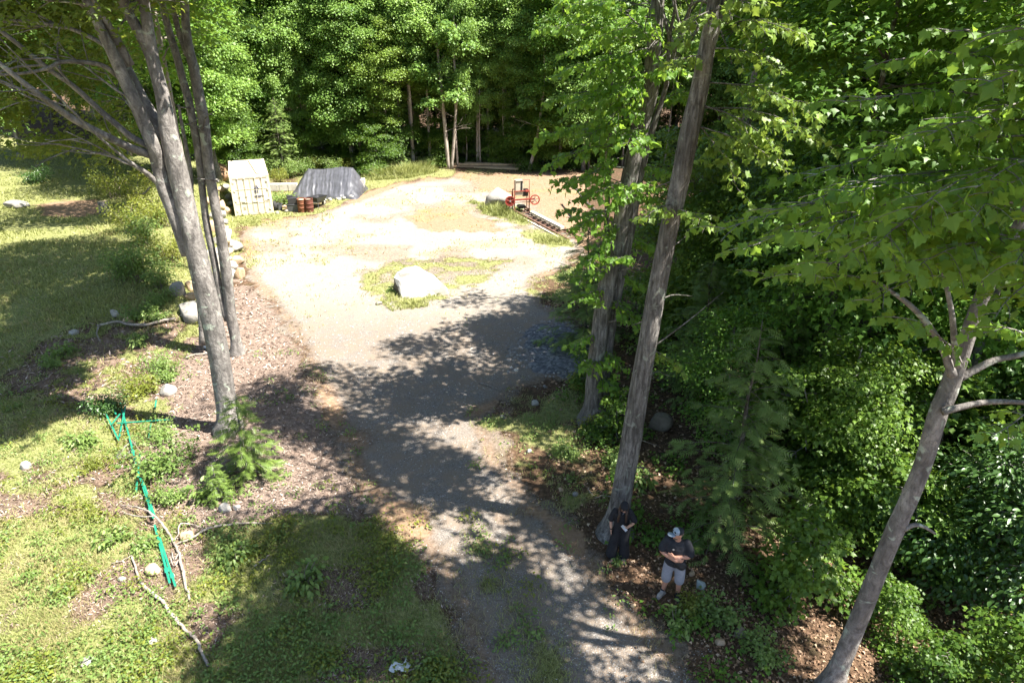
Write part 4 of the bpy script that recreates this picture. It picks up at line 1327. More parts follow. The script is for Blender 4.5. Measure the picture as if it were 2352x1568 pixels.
# bright bushes and trees left of the container, beyond the stone bank
for u, v, pi, sc, lab in [(470, 420, 4, .62, 'light leafy tree showing between the left foreground trunks'), (390, 395, 1, .7, 'sunlit tree above the yellowish bushes on the left'), (300, 360, 0, .8, 'broadleaf tree behind the left lawn beside the bushes'),
                          (60, 262, 4, 1.0, 'broadleaf tree at the far left edge of the lawn'), (150, 258, 2, 1.0, 'tall tree at the far end of the shaded lawn'), (230, 268, 0, 1.0, 'broadleaf tree behind the shaded lawn right of its far end')]:
    p = at(u, v)
    plant(FAR[pi], p, lab, 'tree', 'trees on the left side', rnd.uniform(0, 6.28), sc)
for i in range(22):
    x, y = -78 + i * 2.7 + rnd.uniform(-1, 1), 82 + rnd.uniform(-4, 5) + (7 if i < 8 else 0)
    plant(FAR[rnd.choice((0, 1, 2, 4))], gxyz(x, y), 'broadleaf tree in the far wood beyond the left lawn', 'tree', 'trees beyond the left lawn', rnd.uniform(0, 6.28), rnd.uniform(.95, 1.25))
# tall trees on the bank behind the big maple: high crowns above the picture that shade the lawn
HIGH = lib(gen_broadleaf(150, 19.5, 10.6, 3.7, 24, T_KITE, 0.19, 30, .19, 'round', 0.5, 0.22, 3, (5, 55)), 'bark_pale', 'leaf_mid', 'broadleaf_tree')
for x, y, lab in [(-14.0, 29.6, 'thin pale trunk rising from the stones left of the big maple'), (-12.4, 26.6, 'tall high crowned tree on the bank hidden behind the maple stems'), (-22.6, 47.0, 'tall high crowned tree on the bank behind the maple fork'), (-18.3, 38.5, 'tall high crowned tree on the bank between the maple stems and the shrubs'), (-26.5, 53.5, 'tall high crowned tree far behind the maple fork'), (-31, 61, 'tall high crowned tree where the far lawn meets the wood')]:
    plant(HIGH, gxyz(x, y), lab, 'tree', 'high crowned trees on the left bank', rnd.uniform(0, 6.28), .95)
for u, v, pi, sc, lab in [(558, 398, 0, .8, 'sunlit low tree behind the left roof edge of the container'), (606, 388, 2, .75, 'sunlit low tree behind the right roof edge of the container'), (862, 396, 1, .8, 'sunlit low tree at the left end of the tall grass'), (905, 372, 0, .7, 'sunlit low tree right behind the small hemlock'),
                          (1005, 378, 3, .8, 'lime low tree left of the pale double trunk'), (1095, 374, 1, .7, 'sunlit low tree behind the left end of the plank pile'), (1190, 378, 0, .7, 'sunlit low tree behind the right end of the plank pile'), (1268, 388, 2, .7, 'sunlit low tree right of the leaning pale trunk'), (700, 384, 3, .9, 'lime low tree behind the left half of the tarp'), (780, 378, 0, .7, 'sunlit low tree behind the right half of the tarp')]:
    plant(UNDER[pi], at(u, v), lab, 'tree', 'low trees along the back edge', rnd.uniform(0, 6.28), sc)
# trees left of the frame that shade the lawn
for x, y, s in ((-21.5, 31, .95), (-27, 34, 1.0), (-24, 40.5, .95), (-31, 28, .95), (-30, 44, 1.0), (-38, 48, 1.0), (-35, 38, 1.0), (-26, 52, 1.0), (-33, 57, 1.0), (-42, 60, 1.1)):
    u, v, d = proj(x, y, 6)
    if u > 20 and d > 0 and v < 1568 and y < 50: continue
    plant(FAR[rnd.choice((0, 2, 4))], gxyz(x, y), 'tall tree standing at the left edge of the lawn', 'tree', 'trees at the left edge of the lawn', rnd.uniform(0, 6.28), s)


# the right-hand wood: its edge follows the road, then the clearing
def edge(y):
    return float(np.interp(y, [8, 12, 15, 20, 26, 31, 38, 48, 56, 64], [7.5, 6.0, 5.4, 5.0, 5.6, 9.5, 14.5, 18.5, 19, 18]))


placed = []
n = 0
while n < 78:
    y = rnd.uniform(16, 66)
    x = edge(y) + 1.6 + rnd.random() ** 1.2 * min(46, y * 0.95)
    if any((x - a) ** 2 + (y - b) ** 2 < (2.6 if y < 40 else 2.9) ** 2 for a, b in placed): continue
    placed.append((x, y))
    n += 1
    near = y < 32
    if near and rnd.random() < .2: continue
    u, v, d = proj(x, y, 6)
    if y < 22.5 and 1980 < u < 2300: continue
    if y < 27 and 1640 < u < 1800: continue
    u, v, d = proj(x, y, 8)
    lab = ('near ' if y < 28 else 'middle distance ' if y < 44 else 'far ') + at_label([(1400, 'broadleaf tree at the right border of the clearing'), (1650, 'broadleaf tree in the right wood seen just right of the ash'), (1900, 'broadleaf tree in the right wood left of the massive dark trunk'), (2150, 'broadleaf tree in the right wood around the massive dark trunk'), (2400, 'broadleaf tree in the right wood at the picture edge')], u)
    pi = rnd.choice((0, 2)) if near else rnd.choice((0, 1, 2, 4))
    lab = lab.replace('broadleaf tree', LOOK['broadleaf_tree'][pi] + 'tree')
    plant((TALL[pi // 2] if near else FAR[pi]), gxyz(x, y), lab, 'tree', 'trees of the right hand wood', rnd.uniform(0, 6.28), rnd.uniform(.85, 1.1))
placed = []
n = 0
while n < 62:
    y = rnd.uniform(12.8, 46)
    x = edge(y) + 0.4 + rnd.random() ** 1.3 * min(26, y * 0.85)
    if any((x - a) ** 2 + (y - b) ** 2 < 1.7 ** 2 for a, b in placed): continue
    if y < 16 and x < 7.5: continue
    if y < 22 and rnd.random() < .6: continue
    u, v, d = proj(x, y, 3)
    if y < 22 and 1900 < u < 2120 and y > 15.5: continue
    placed.append((x, y))
    n += 1
    u, v, d = proj(x, y, 2)
    lab = ('near ' if y < 20 else 'middle distance ' if y < 30 else 'far ') + at_label([(1450, 'low understory tree at the verge beside the rough double trunk'), (1650, 'low understory tree right of the ash trunk'), (1850, 'low understory tree behind the feathery hemlock'), (2050, 'low understory tree left of the leaning grey trunk'), (2300, 'low understory tree right of the leaning grey trunk')], u)
    pi = rnd.choice((0, 1, 2, 4, 5, 3, 5) if y > 20 else (0, 1, 4, 5))
    sc = rnd.uniform(.75, 1.1) * (0.75 if y < 17 else 1)
    lab = lab.replace('low understory', LOOK['understory_tree'][pi] + 'low')
    plant(UNDER[pi], gxyz(x, y), lab, 'tree', 'understory of the right hand wood', rnd.uniform(0, 6.28), sc)

# conifers
for u, v, pi, sc, lab in [(1668, 1235, 0, .86, 'hemlock with grey green feathery sprays right of the ash trunk'), (1760, 1010, 0, .8, 'dark hemlock deeper in the shade behind the feathery one'), (1342, 790, 1, 1.05, 'dark thin hemlock overhanging the right verge near the saw rails'),
                          (652, 402, 0, .95, 'light green conifer behind the gap between container and tarp'), (922, 392, 1, .85, 'small hemlock beside the grass strip at the back'), (575, 1095, 2, 1.0, 'young bright green hemlock at the foot of the left foreground maple'),
                          (505, 1150, 2, .45, 'tiny hemlock seedling left of the bright young hemlock'), (1600, 900, 1, 1.0, 'slim hemlock half hidden behind the ash trunk'), (1840, 420, 0, 1.2, 'pale green pine like conifer high in the right hand wood')]:
    if v == 420: p = np.array((14.5, 34, gz(14.5, 34)))
    else: p = at(u, v)
    plant(HEM[pi], p, lab, 'tree', 'hemlocks', rnd.uniform(0, 6.28), sc)
# saplings close to the camera on the right
for u, v, pi, sc, lab in [(1960, 1230, 0, .65, 'maple sapling left of the leaning grey trunk'), (1830, 1360, 1, .8, 'low maple sapling on the leaf litter below the hemlock'), (2070, 1310, 0, .7, 'maple sapling directly behind the leaning grey trunk'), (2030, 1450, 1, .5, 'small bright maple sapling crossed by the leaning trunk'),
                          (2330, 1420, 2, .9, 'dark oval leaved beech at the right edge of the picture'), (2230, 1330, 2, .85, 'oval leaved beech sapling right of the leaning trunk'), (2150, 1600, 1, .55, 'low maple sapling at the bottom right'), (2300, 1640, 0, .6, 'lime tinged maple sapling in the bottom right corner'),
                          (2420, 1300, 2, 1.0, 'tall beech sapling leaving the right side of the picture'), (2100, 1180, 0, 1.1, 'taller maple sapling in the shade behind the leaning trunk'), (2260, 1150, 0, 1.1, 'maple sapling in shade below the curved bare bough'), (1830, 1150, 0, .9, 'maple sapling just right of the feathery hemlock'),
                          (1960, 1090, 0, 1.0, 'sunlit maple sapling below the massive dark trunk'), (1420, 1010, 1, .6, 'low maple sprout at the foot of the double maple trunk'), (1352, 905, 1, .6, 'bright sprout left of the double maple trunk')]:
    p = at(u, v)
    plant(SAPL[pi], p, lab, 'tree', 'saplings on the right', rnd.uniform(0, 6.28), sc)
# ------------------------------------------------------------------ what grows and lies on the ground (nobody could count it)
gr = np.random.default_rng(5)


def sample_ground(n, fn, box=(-24, 14, 7.5, 62), pw=1.0):
    """n points in the picture, denser near the camera, kept where fn(zones) says so"""
    out = []
    tot = 0
    while tot < n:
        u = gr.uniform(-60, 2412, 40000)
        v = 160 + (1640 - 160) * gr.random(40000) ** pw
        b = (784 - v) / F
        dz = -SP + b * CP
        dy = CP + b * SP
        tt = CAM_Z / -dz
        x, y = (u - 1176) / F * tt, dy * tt
        ok = (x > box[0]) & (x < box[1]) & (y > box[2]) & (y < box[3])
        x, y = x[ok], y[ok]
        p = fn(zones(x, y), x, y)
        k = gr.random(len(x)) < p
        out.append(np.stack([x[k], y[k]], 1))
        tot += int(k.sum())
        if len(out) > 60: break
    P = np.vstack(out)[:n]
    return np.column_stack([P, height(P[:, 0], P[:, 1])])


def grass_mesh(name, P, hmin, hmax, wid, mat, lean=0.5, per=3, kind='stuff', parent=None):
    n = len(P) * per
    c = np.repeat(P, per, 0) + gr.normal(0, 1, (n, 3)) * np.array([0.05, 0.05, 0])
    dist = np.hypot(c[:, 0], c[:, 1])
    k = np.clip(dist / 16, 0.8, 3.0)
    h = gr.uniform(hmin, hmax, n) * (0.85 + 0.15 * k)
    a = gr.random(n) * 2 * np.pi
    w_ = wid * k * (0.7 + 0.6 * gr.random(n))
    s = np.stack([np.cos(a), np.sin(a), np.zeros(n)], 1) * w_[:, None]
    b = gr.random(n) * 2 * np.pi
    ln = np.stack([np.cos(b), np.sin(b), np.zeros(n)], 1) * (h * lean * (0.3 + gr.random(n)))[:, None]
    up = np.stack([np.zeros(n), np.zeros(n), h], 1)
    V = np.stack([c - s, c + s, c + ln * 0.4 + up * 0.62 + s * 0.6, c + ln * 0.4 + up * 0.62 - s * 0.6, c + ln + up], 1).reshape(-1, 3)
    o = (np.arange(n) * 5)[:, None, None]
    F_ = (np.array([(0, 1, 2), (0, 2, 3), (3, 2, 4)])[None] + o).reshape(-1, 3)
    var = np.repeat(np.clip(0.6 * gr.random(n) + 0.5 * fbm(c[:, 0] * 0.6, c[:, 1] * 0.6, 33, 3) - 0.05, 0, 1), 5)
    return link(name, np_mesh(name, V, F_, mat, var=var), parent, kind)


def flakes(name, P, size, T, mat, tilt=0.5, lift=0.015):
    n = len(P)
    pos = P + np.stack([np.zeros(n), np.zeros(n), gr.uniform(0.004, lift, n)], 1)
    nr = np.array([0, 0, 1.0]) + gr.normal(0, tilt, (n, 3)) * (1, 1, 0.2)
    yd = gr.normal(0, 1, (n, 3))
    dist = np.hypot(P[:, 0], P[:, 1])
    V, F_, m = put_leaves(T, pos, nr, yd, size * gr.uniform(0.5, 1.3, n) * np.clip(dist / 15, 0.8, 2.2))
    return link(name, np_mesh(name, V, F_, mat, var=np.repeat(gr.random(n), m)), None, 'stuff')


def pebbles(name, P, smin, smax, mat):
    n = len(P)
    ov = np.array([(1, 0, 0), (0, 1, 0), (-1, 0, 0), (0, -1, 0), (0, 0, .7), (0, 0, -.5)], float)
    of = np.array([(0, 1, 4), (1, 2, 4), (2, 3, 4), (3, 0, 4)])
    s = smin + (smax - smin) * gr.random(n) ** 2.5
    dist = np.hypot(P[:, 0], P[:, 1])
    s = s * np.clip(dist / 16, 0.8, 2.0)
    a = gr.random(n) * 6.28
    V = ov[None] * (0.6 + 0.7 * gr.random((n, 6, 3))) * s[:, None, None]
    x, y = V[..., 0] * np.cos(a)[:, None] - V[..., 1] * np.sin(a)[:, None], V[..., 0] * np.sin(a)[:, None] + V[..., 1] * np.cos(a)[:, None]
    V = np.stack([x, y, V[..., 2]], -1) + P[:, None, :]
    F_ = (of[None] + (np.arange(n) * 6)[:, None, None]).reshape(-1, 3)
    return link(name, np_mesh(name, V.reshape(-1, 3), F_, mat, var=np.repeat(gr.random(n), 6)), None, 'stuff')


def var_mat(name, stops, rough=0.9, spec=0.15):
    t = NT(name)
    c = t.ramp(t.attr('var').outputs['Fac'], stops)
    return t.done(t.princ(c, rough, 0, spec))


M['pebble'] = var_mat('gravel stones', [(0, (0.10, 0.098, 0.098)), (0.5, (0.20, 0.19, 0.18)), (0.9, (0.33, 0.31, 0.29)), (1, (0.50, 0.48, 0.45))])
M['chip'] = var_mat('wood chips', [(0, (0.08, 0.055, 0.043)), (0.45, (0.20, 0.145, 0.115)), (0.8, (0.36, 0.275, 0.225)), (1, (0.55, 0.45, 0.38))])
M['dead_leaf'] = var_mat('fallen leaves', [(0, (0.06, 0.036, 0.022)), (0.45, (0.17, 0.10, 0.06)), (0.8, (0.31, 0.20, 0.125)), (1, (0.44, 0.33, 0.23))], 0.7, 0.25)

lush = lambda z, x, y: z['grass'] * np.clip(0.25 + 1.3 * (fbm(x * 0.9, y * 0.9, 61, 3) - 0.25), 0, 1)
near_left = lambda z, x, y: z['grass'] * sm(24, 20, y) * sm(2, -1, x)
grass_mesh('short_grass', sample_ground(40000, lush, pw=0.85), 0.03, 0.12, 0.0085, M['grass'], 0.9, 2)
grass_mesh('dry_grass', sample_ground(10000, lambda z, x, y: np.clip(z['grass'] * 0.6 + z['dirt'] * 0.25, 0, 1) * sm(.42, .62, fbm(x * 1.1, y * 1.1, 66, 3)), pw=0.8), 0.05, 0.16, 0.007, M['grass_dry'], 1.0, 3)
grass_mesh('lawn_grass', sample_ground(17000, lambda z, x, y: z['grass'] * (y > 23) * (x < -11) * sm(.3, .55, fbm(x * .5, y * .5, 43, 3)), box=(-48, -10, 23, 70), pw=1.3), 0.05, 0.16, 0.009, M['grass'], 0.9, 2)
# tall grass beside the boulder, the saw and at the back
def tall(poly, n, h0, h1, soft=0.2):
    a = np.array(poly)
    x, y = gr.uniform(a[:, 0].min(), a[:, 0].max(), n * 6), gr.uniform(a[:, 1].min(), a[:, 1].max(), n * 6)
    k = (sdf(poly, x, y) > 0.02) & (gr.random(n * 6) < 0.25 + 1.1 * sm(.35, .7, fbm(x * 1.2, y * 1.2, 88, 3)))
    P = np.column_stack([x[k], y[k], height(x[k], y[k])])[:n]
    d = np.clip(sdf(poly, P[:, 0], P[:, 1]) / .9, 0.12, 1) * (.35 + .65 * fbm(P[:, 0] * 1.4, P[:, 1] * 1.4, 89, 3) * 1.4)
    for a_, b_, f_ in ((0, .35, .35), (.35, .6, .65), (.6, 9, 1.0)):
        q = P[(d >= a_) & (d < b_)]
        if len(q): grass_mesh('tall_grass', q, h0 * f_, h1 * f_, 0.008, M['grass'], 0.9, 4)


tall(gpoly([(868, 690), (900, 672), (960, 690), (1010, 660), (1020, 680), (980, 705), (900, 715)]), 420, .18, .45)
tall(gpoly([(1080, 463), (1120, 470), (1190, 485), (1225, 515), (1190, 515), (1110, 492)]), 500, .25, .6)
tall(gpoly([(1215, 540), (1300, 545), (1320, 565), (1230, 560)]), 320, .2, .45)
tall(gpoly([(830, 405), (920, 398), (1000, 380), (1010, 395), (940, 410), (850, 415)]), 1100, .3, .9)
tall(gpoly([(540, 508), (610, 508), (600, 520), (560, 520)]), 260, .15, .35)

# low broad leaved weeds of the meadow and the verges
W = sample_ground(1150, lambda z, x, y: np.clip(z['grass'] + 0.35 * z['dirt'] + 0.25 * z['mulch'] * (x < -5), 0, 1) * sm(.40, .58, fbm(x * 0.8, y * 0.8, 99, 3)) * sm(27, 22, y) * sm(2.5, 1.0, x), pw=0.75)
cl = np.column_stack([W[:, 0], W[:, 1], W[:, 2] + gr.uniform(0.03, 0.16, len(W)), gr.uniform(0.07, 0.22, len(W)), np.zeros(len(W)), np.zeros(len(W))])
V, F_, var = clump_leaves(gr, T_OVAL, cl, 260, 0.075, 0.35, 0.6, 0.1)
link('low_weeds', np_mesh('low_weeds', V, F_, M['leaf_shrub'], var=var), None, 'stuff')
W = sample_ground(800, lambda z, x, y: np.clip(z['grass'] + 0.3 * z['dirt'], 0, 1) * sm(.5, .66, fbm(x * 0.9, y * 0.9, 199, 3)) * sm(27, 22, y) * sm(1.0, 0.0, x), pw=0.75)
cl = np.column_stack([W[:, 0], W[:, 1], W[:, 2] + gr.uniform(0.03, 0.16, len(W)), gr.uniform(0.08, 0.24, len(W)), np.zeros(len(W)), np.zeros(len(W))])
V, F_, var = clump_leaves(gr, T_OVAL, cl, 200, 0.08, 0.35, 0.6, 0.1)
link('yellow_weeds', np_mesh('yellow_weeds', V, F_, M['leaf_yellow'], var=var), None, 'stuff')
W = sample_ground(650, lambda z, x, y: np.clip(z['litter'] * sm(10, 15, y) + .12 * z['litter'] + 0.5 * z['grass'], 0, 1) * sm(.46, .64, fbm(x * 0.7, y * 0.7, 119, 3)) * (x > 1.5), box=(1.5, 22, 7.5, 34), pw=0.8)
cl = np.column_stack([W[:, 0], W[:, 1], W[:, 2] + gr.uniform(0.05, 0.3, len(W)), gr.uniform(0.10, 0.30, len(W)), np.zeros(len(W)), np.zeros(len(W))])
V, F_, var = clump_leaves(gr, T_LOBE, cl, 150, 0.10, 0.35, 0.5, 0.15)
link('woodland_seedlings', np_mesh('woodland_seedlings', V, F_, M['leaf_mid'], var=var), None, 'stuff')

flakes('leaf_litter', sample_ground(26000, lambda z, x, y: np.clip(z['litter'] * (x > 1) + 0.05 * z['gravel'] * (x > 2.0) * (y < 24), 0, 1), box=(1, 22, 7.5, 34), pw=0.8), 0.085, T_LOBE, M['dead_leaf'], 0.6, 0.05)
flakes('wood_chips', sample_ground(26000, lambda z, x, y: np.clip(z['mulch'] + 0.25 * z['dirt'] * (x < -4) * (y < 26), 0, 1), pw=0.8), 0.10, (T_KITE[0] * np.array([0.28, 1, 0.5]), T_KITE[1]), M['chip'], 0.5, 0.03)
pebbles('road_gravel', sample_ground(25000, lambda z, x, y: z['gravel'] * (0.25 + 0.75 * sm(.4, .6, fbm(x * 1.5, y * 1.5, 131, 3))) * sm(46, 20, y), pw=0.75), 0.007, 0.024, M['pebble'])
pebbles('crushed_stone', sample_ground(5200, lambda z, x, y: z['crush'], box=(-2, 8, 14, 30)), 0.025, 0.085, M['pebble'])
# ------------------------------------------------------------------ stones
M['rock'] = rock_mat('grey granite', (0.17, 0.158, 0.142), (0.36, 0.335, 0.30), moss=(0.12, 0.13, 0.06))
M['rock_white'] = rock_mat('pale granite', (0.26, 0.242, 0.218), (0.44, 0.415, 0.38))
M['rock_tan'] = rock_mat('rust stained stone', (0.34, 0.23, 0.14), (0.56, 0.43, 0.30))
M['rock_rust'] = rock_mat('rust brown stone', (0.22, 0.12, 0.07), (0.40, 0.26, 0.16))
M['rock_moss'] = rock_mat('mossy stone', (0.13, 0.11, 0.09), (0.26, 0.22, 0.17), moss=(0.07, 0.09, 0.03))
M['rock_blue'] = rock_mat('bluish stone', (0.27, 0.32, 0.33), (0.45, 0.52, 0.53), moss=(0.12, 0.2, 0.08))
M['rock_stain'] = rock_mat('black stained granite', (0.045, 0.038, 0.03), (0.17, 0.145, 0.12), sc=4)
M['rock_boulder'] = rock_mat('lichen spotted boulder', (0.32, 0.305, 0.28), (0.50, 0.485, 0.46), dark=(0.15, 0.14, 0.12), sc=2.2)


def ico(sub):
    bm = bmesh.new()
    bmesh.ops.create_icosphere(bm, subdivisions=sub, radius=1)
    V = np.array([v.co[:] for v in bm.verts])
    F_ = np.array([[v.index for v in f.verts] for f in bm.faces])
    bm.free()
    return V, F_


ICO = {i: ico(i) for i in (2, 3, 4)}


def rock_geo(rg, size, sub=3, cuts=9, rough=0.05):
    V, F_ = ICO[sub]
    V = V.copy()
    for _ in range(cuts):
        n = rg.normal(0, 1, 3)
        n /= np.linalg.norm(n)
        d = rg.uniform(0.55, 0.85)
        s = V @ n
        V = V - np.outer(np.clip(s - d, 0, None) * 0.94, n)
    V = V * (1 + rough * (fbm(V[:, 0] * 3 + 9 + V[:, 2], V[:, 1] * 3 + 7 - V[:, 2], int(rg.integers(999)), 3) - 0.5)[:, None] * 2)
    V = V / np.abs(V).max(0) * np.array(size) / 2
    a = rg.uniform(-0.25, 0.25)
    c, s = math.cos(a), math.sin(a)
    V[:, 0], V[:, 2] = V[:, 0] * c - V[:, 2] * s, V[:, 0] * s + V[:, 2] * c
    return V, F_


rg = np.random.default_rng(31)


def stone(u, v, wpx, hpx, mat, label, name='stone', cat='rock', group=None, deep=0.8, sub=3, sink=0.25, loc=None):
    p = at(u, v) if loc is None else np.array(loc)
    s = depth_of(p) / F
    W_, H_ = wpx * s, hpx * s * 1.15
    V, F_ = rock_geo(rg, (W_, W_ * deep, H_), sub)
    o = link(name, np_mesh(name, V, F_, M[mat]))
    o.location = (p[0], p[1] + W_ * deep * 0.3, p[2] + H_ * (0.5 - sink))
    o.rotation_euler = (0, 0, rg.uniform(-0.5, 0.5))
    return tag(o, label, cat, group)


# the big white boulder in the grass island
p = at(955, 682)
bm = bmesh.new()
pts = [(-1.05, -.1, 0), (-.62, -.75, 0), (.35, -.62, 0), (1.45, .05, 0), (.9, .8, 0), (-.6, .9, 0), (-1.1, .35, 0), (-1.02, .0, .86), (-.70, -.30, .80), (-.66, .30, 1.16), (-.10, .50, 1.30), (.10, .26, 1.22), (.78, .40, .78), (1.36, .28, .24), (-.98, .4, .95), (.45, .75, .85), (-1.09, .02, .4)]
for q in pts: bm.verts.new(q)
bmesh.ops.convex_hull(bm, input=bm.verts)
bmesh.ops.delete(bm, geom=[v for v in bm.verts if not v.link_faces], context='VERTS')
bmesh.ops.triangulate(bm, faces=bm.faces)
bmesh.ops.subdivide_edges(bm, edges=bm.edges, cuts=5, use_grid_fill=True)
for _ in range(2):
    bmesh.ops.smooth_vert(bm, verts=bm.verts, factor=0.18, use_axis_x=True, use_axis_y=True, use_axis_z=True)
for v_ in bm.verts:
    v_.co += v_.co.normalized() * 0.05 * mnoise.noise(v_.co * 2.6) + v_.co.normalized() * 0.02 * mnoise.noise(v_.co * 9)
me = bpy.data.meshes.new('boulder')
bm.to_mesh(me)
bm.free()
me.materials.append(M['rock_boulder'])
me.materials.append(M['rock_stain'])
me.update()
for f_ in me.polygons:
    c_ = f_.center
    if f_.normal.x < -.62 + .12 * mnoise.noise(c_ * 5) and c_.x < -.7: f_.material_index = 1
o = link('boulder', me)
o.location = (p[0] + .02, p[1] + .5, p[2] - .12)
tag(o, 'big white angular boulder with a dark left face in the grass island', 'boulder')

stone(1146, 478, 76, 54, 'rock_white', 'broad pale boulder standing beside the red sawmill', 'boulder', 'boulder', None, .7, 4)
for a in [(437, 740, 70, 52, 'rock', 'large flat topped grey boulder behind the big maple trunk', .9, 4), (409, 682, 44, 40, 'rock', 'squarish grey stone left of the pile by the thin stub trunk'), (434, 690, 30, 22, 'rock_tan', 'tan stone lying in front of the squarish grey stone'),
          (436, 668, 26, 26, 'rock_tan', 'rusty tan stone on top behind the squarish grey one'), (550, 640, 26, 36, 'rock_tan', 'tall tan stone right of the twin trunks at the gravel edge'), (535, 640, 26, 30, 'rock_white', 'pale stone touching the tall tan stone by the twin trunks'),
          (384, 908, 40, 32, 'rock_white', 'white rounded stone beside the yellow green bush'), (292, 745, 34, 22, 'rock_tan', 'flat tan stone in the left lawn near the bushes'), (262, 728, 24, 18, 'rock_white', 'small pale stone left of the flat tan one'),
          (168, 770, 26, 12, 'rock_white', 'low pale stone near the long lawn shadow'), (516, 1178, 30, 26, 'rock_white', 'white stone in the dark dug soil under the maple'), (543, 1172, 20, 18, 'rock_white', 'smaller white stone right of the one in the dark soil'),
          (429, 1240, 34, 24, 'rock_tan', 'orange brown stone under the forked fallen branch'), (279, 1335, 18, 14, 'rock_white', 'small white stone left of the long fallen branch'), (350, 1320, 44, 22, 'rock_tan', 'flat brown stone next to the green posts'),
          (54, 1078, 30, 20, 'rock_white', 'pale flat stone in the sunny meadow at far left'), (35, 478, 66, 16, 'rock', 'long low grey rock at the left edge of the lawn'), (46, 362, 18, 14, 'rock', 'grey rock far back on the shaded lawn'),
          (1517, 990, 64, 42, 'rock_moss', 'brown mossy rock behind the ash trunk'), (1609, 1352, 24, 26, 'rock_blue', 'bluish mossy stone at the right of the man'), (1590, 1322, 16, 14, 'rock_tan', 'small tan stone behind the man'),
          (1703, 1462, 34, 24, 'rock_moss', 'brown stone lying in the leaf litter at lower right'), (1655, 1482, 24, 16, 'rock_tan', 'tan stone left of the brown one in the litter'), (1228, 932, 20, 14, 'rock_white', 'pale stone on the grassy right verge'), (1155, 962, 14, 10, 'rock', 'small grey stone at the road side of the verge'),
          (1322, 1140, 16, 12, 'rock', 'small grey stone left of the ash trunk on the slope'), (1288, 1128, 14, 9, 'rock_tan', 'small brown stone on the slope left of the ash'), (1455, 1395, 14, 10, 'rock_tan', 'small tan stone by the gravel near the man'),
          (1215, 1040, 14, 10, 'rock_white', 'small white stone in the verge grass'), (870, 700, 16, 9, 'rock', 'little grey stone at the tip of the grass island'), (350, 1480, 24, 18, 'rock_white', 'whitish stone at the bottom of the sunny meadow'), (195, 1530, 40, 14, 'rock_white', 'flat whitish stone half sunk in the bottom left turf')]:
    stone(*a[:6], group='loose stones', deep=a[6] if len(a) > 6 else .8, sub=a[7] if len(a) > 7 else 3)

# bank of stones from the container to the twin trunks: each stone a part
t = thing('stone_wall', 'rough bank of tumbled stones between lawn and gravel left of the container', 'stone wall')
wp = [(497, 418), (505, 440), (500, 462), (510, 478), (507, 500), (514, 515), (519, 432), (525, 458), (529, 472), (522, 490), (516, 530), (518, 548), (524, 565), (521, 585), (527, 600), (532, 618), (514, 562), (510, 590), (500, 612), (508, 628), (495, 440), (488, 470), (492, 500), (497, 530), (500, 560), (488, 590), (470, 640), (486, 655), (457, 660), (545, 606), (538, 575)]
wp += [(503, 404), (512, 412), (494, 402), (509, 398)]
for i, (u, v) in enumerate(wp):
    p = at(u, v)
    W_ = rg.uniform(.5, 1.15) if i < 31 else rg.uniform(1.3, 1.9)
    V, F_ = rock_geo(rg, (W_, W_ * rg.uniform(.6, .9), W_ * rg.uniform(.55, .85)), 3)
    o = link('stone', np_mesh('stone', V, F_, M[rg.choice(['rock_tan', 'rock_white', 'rock', 'rock_tan']) if i < 31 else 'rock_rust']), t)
    o.location = (p[0], p[1], p[2] + W_ * .18)
    o.rotation_euler = (0, 0, rg.uniform(0, 6))

# ------------------------------------------------------------------ shipping container
M['cream'] = plain('cream container paint', (0.62, 0.55, 0.43), 0.5, 0, .4, .05, 2.5, .05, dirt=(0.56, 0.46, 0.34))
M['cream_roof'] = plain('cream roof paint', (0.66, 0.60, 0.50), 0.55, 0, .4, .06, 1.5, .05, dirt=(0.50, 0.40, 0.28))
M['gasket'] = plain('tan rubber gasket', (0.50, 0.44, 0.34), .7)
M['bar_steel'] = plain('painted bar', (0.60, 0.54, 0.44), .5, 0)
M['ink'] = plain('faded blue print', (0.05, 0.06, 0.12), .7)
a0, a1 = at(541, 498), at(624, 494)
yaw = R(21)
CWI, CLN, CHT = 2.44, 6.06, 2.59
t = thing('shipping_container', 'cream shipping container with its closed doors facing the gravel', 'container', (a0[0], a0[1], min(a0[2], a1[2]) + .02), yaw)
fr = MB()
for x in (0.08, CWI - .08):
    for y in (0.08, CLN - .08):
        fr.box((x, y, CHT / 2), (.16, .16, CHT - .24))
for z in (.09, CHT - .09):
    for x in (.05, CWI - .05): fr.box((x, CLN / 2, z), (.09, CLN - .33, .15))
    for y in (.06, CLN - .06): fr.box((CWI / 2, y, z), (CWI - .33, .11, .15))
fr.build('frame', M['cream'], t, bevel=.01)
for x in (0.085, CWI - .085):
    for y in (0.085, CLN - .085):
        for z in (.06, CHT - .06): MB().box((x, y, z), (.178, .178, .118)).build('corner_casting', M['cream'], t, bevel=.012)


def corrugated(x0, y0, x1, y1, z0, z1, n, dep):
    V, F_ = [], []
    dx, dy = x1 - x0, y1 - y0
    L = math.hypot(dx, dy)
    nx2, ny2 = -dy / L * dep, dx / L * dep
    prof = [(0, 0), (.28, 0), (.5, 1), (.78, 1)]
    st = [((i + f) / n, o_) for i in range(n) for f, o_ in prof] + [(1, 0)]
    for s_, o_ in st:
        for z in (z0, z1): V.append((x0 + dx * s_ + nx2 * o_, y0 + dy * s_ + ny2 * o_, z))
    for i in range(len(st) - 1): F_.append((2 * i, 2 * i + 2, 2 * i + 3, 2 * i + 1))
    return V, F_


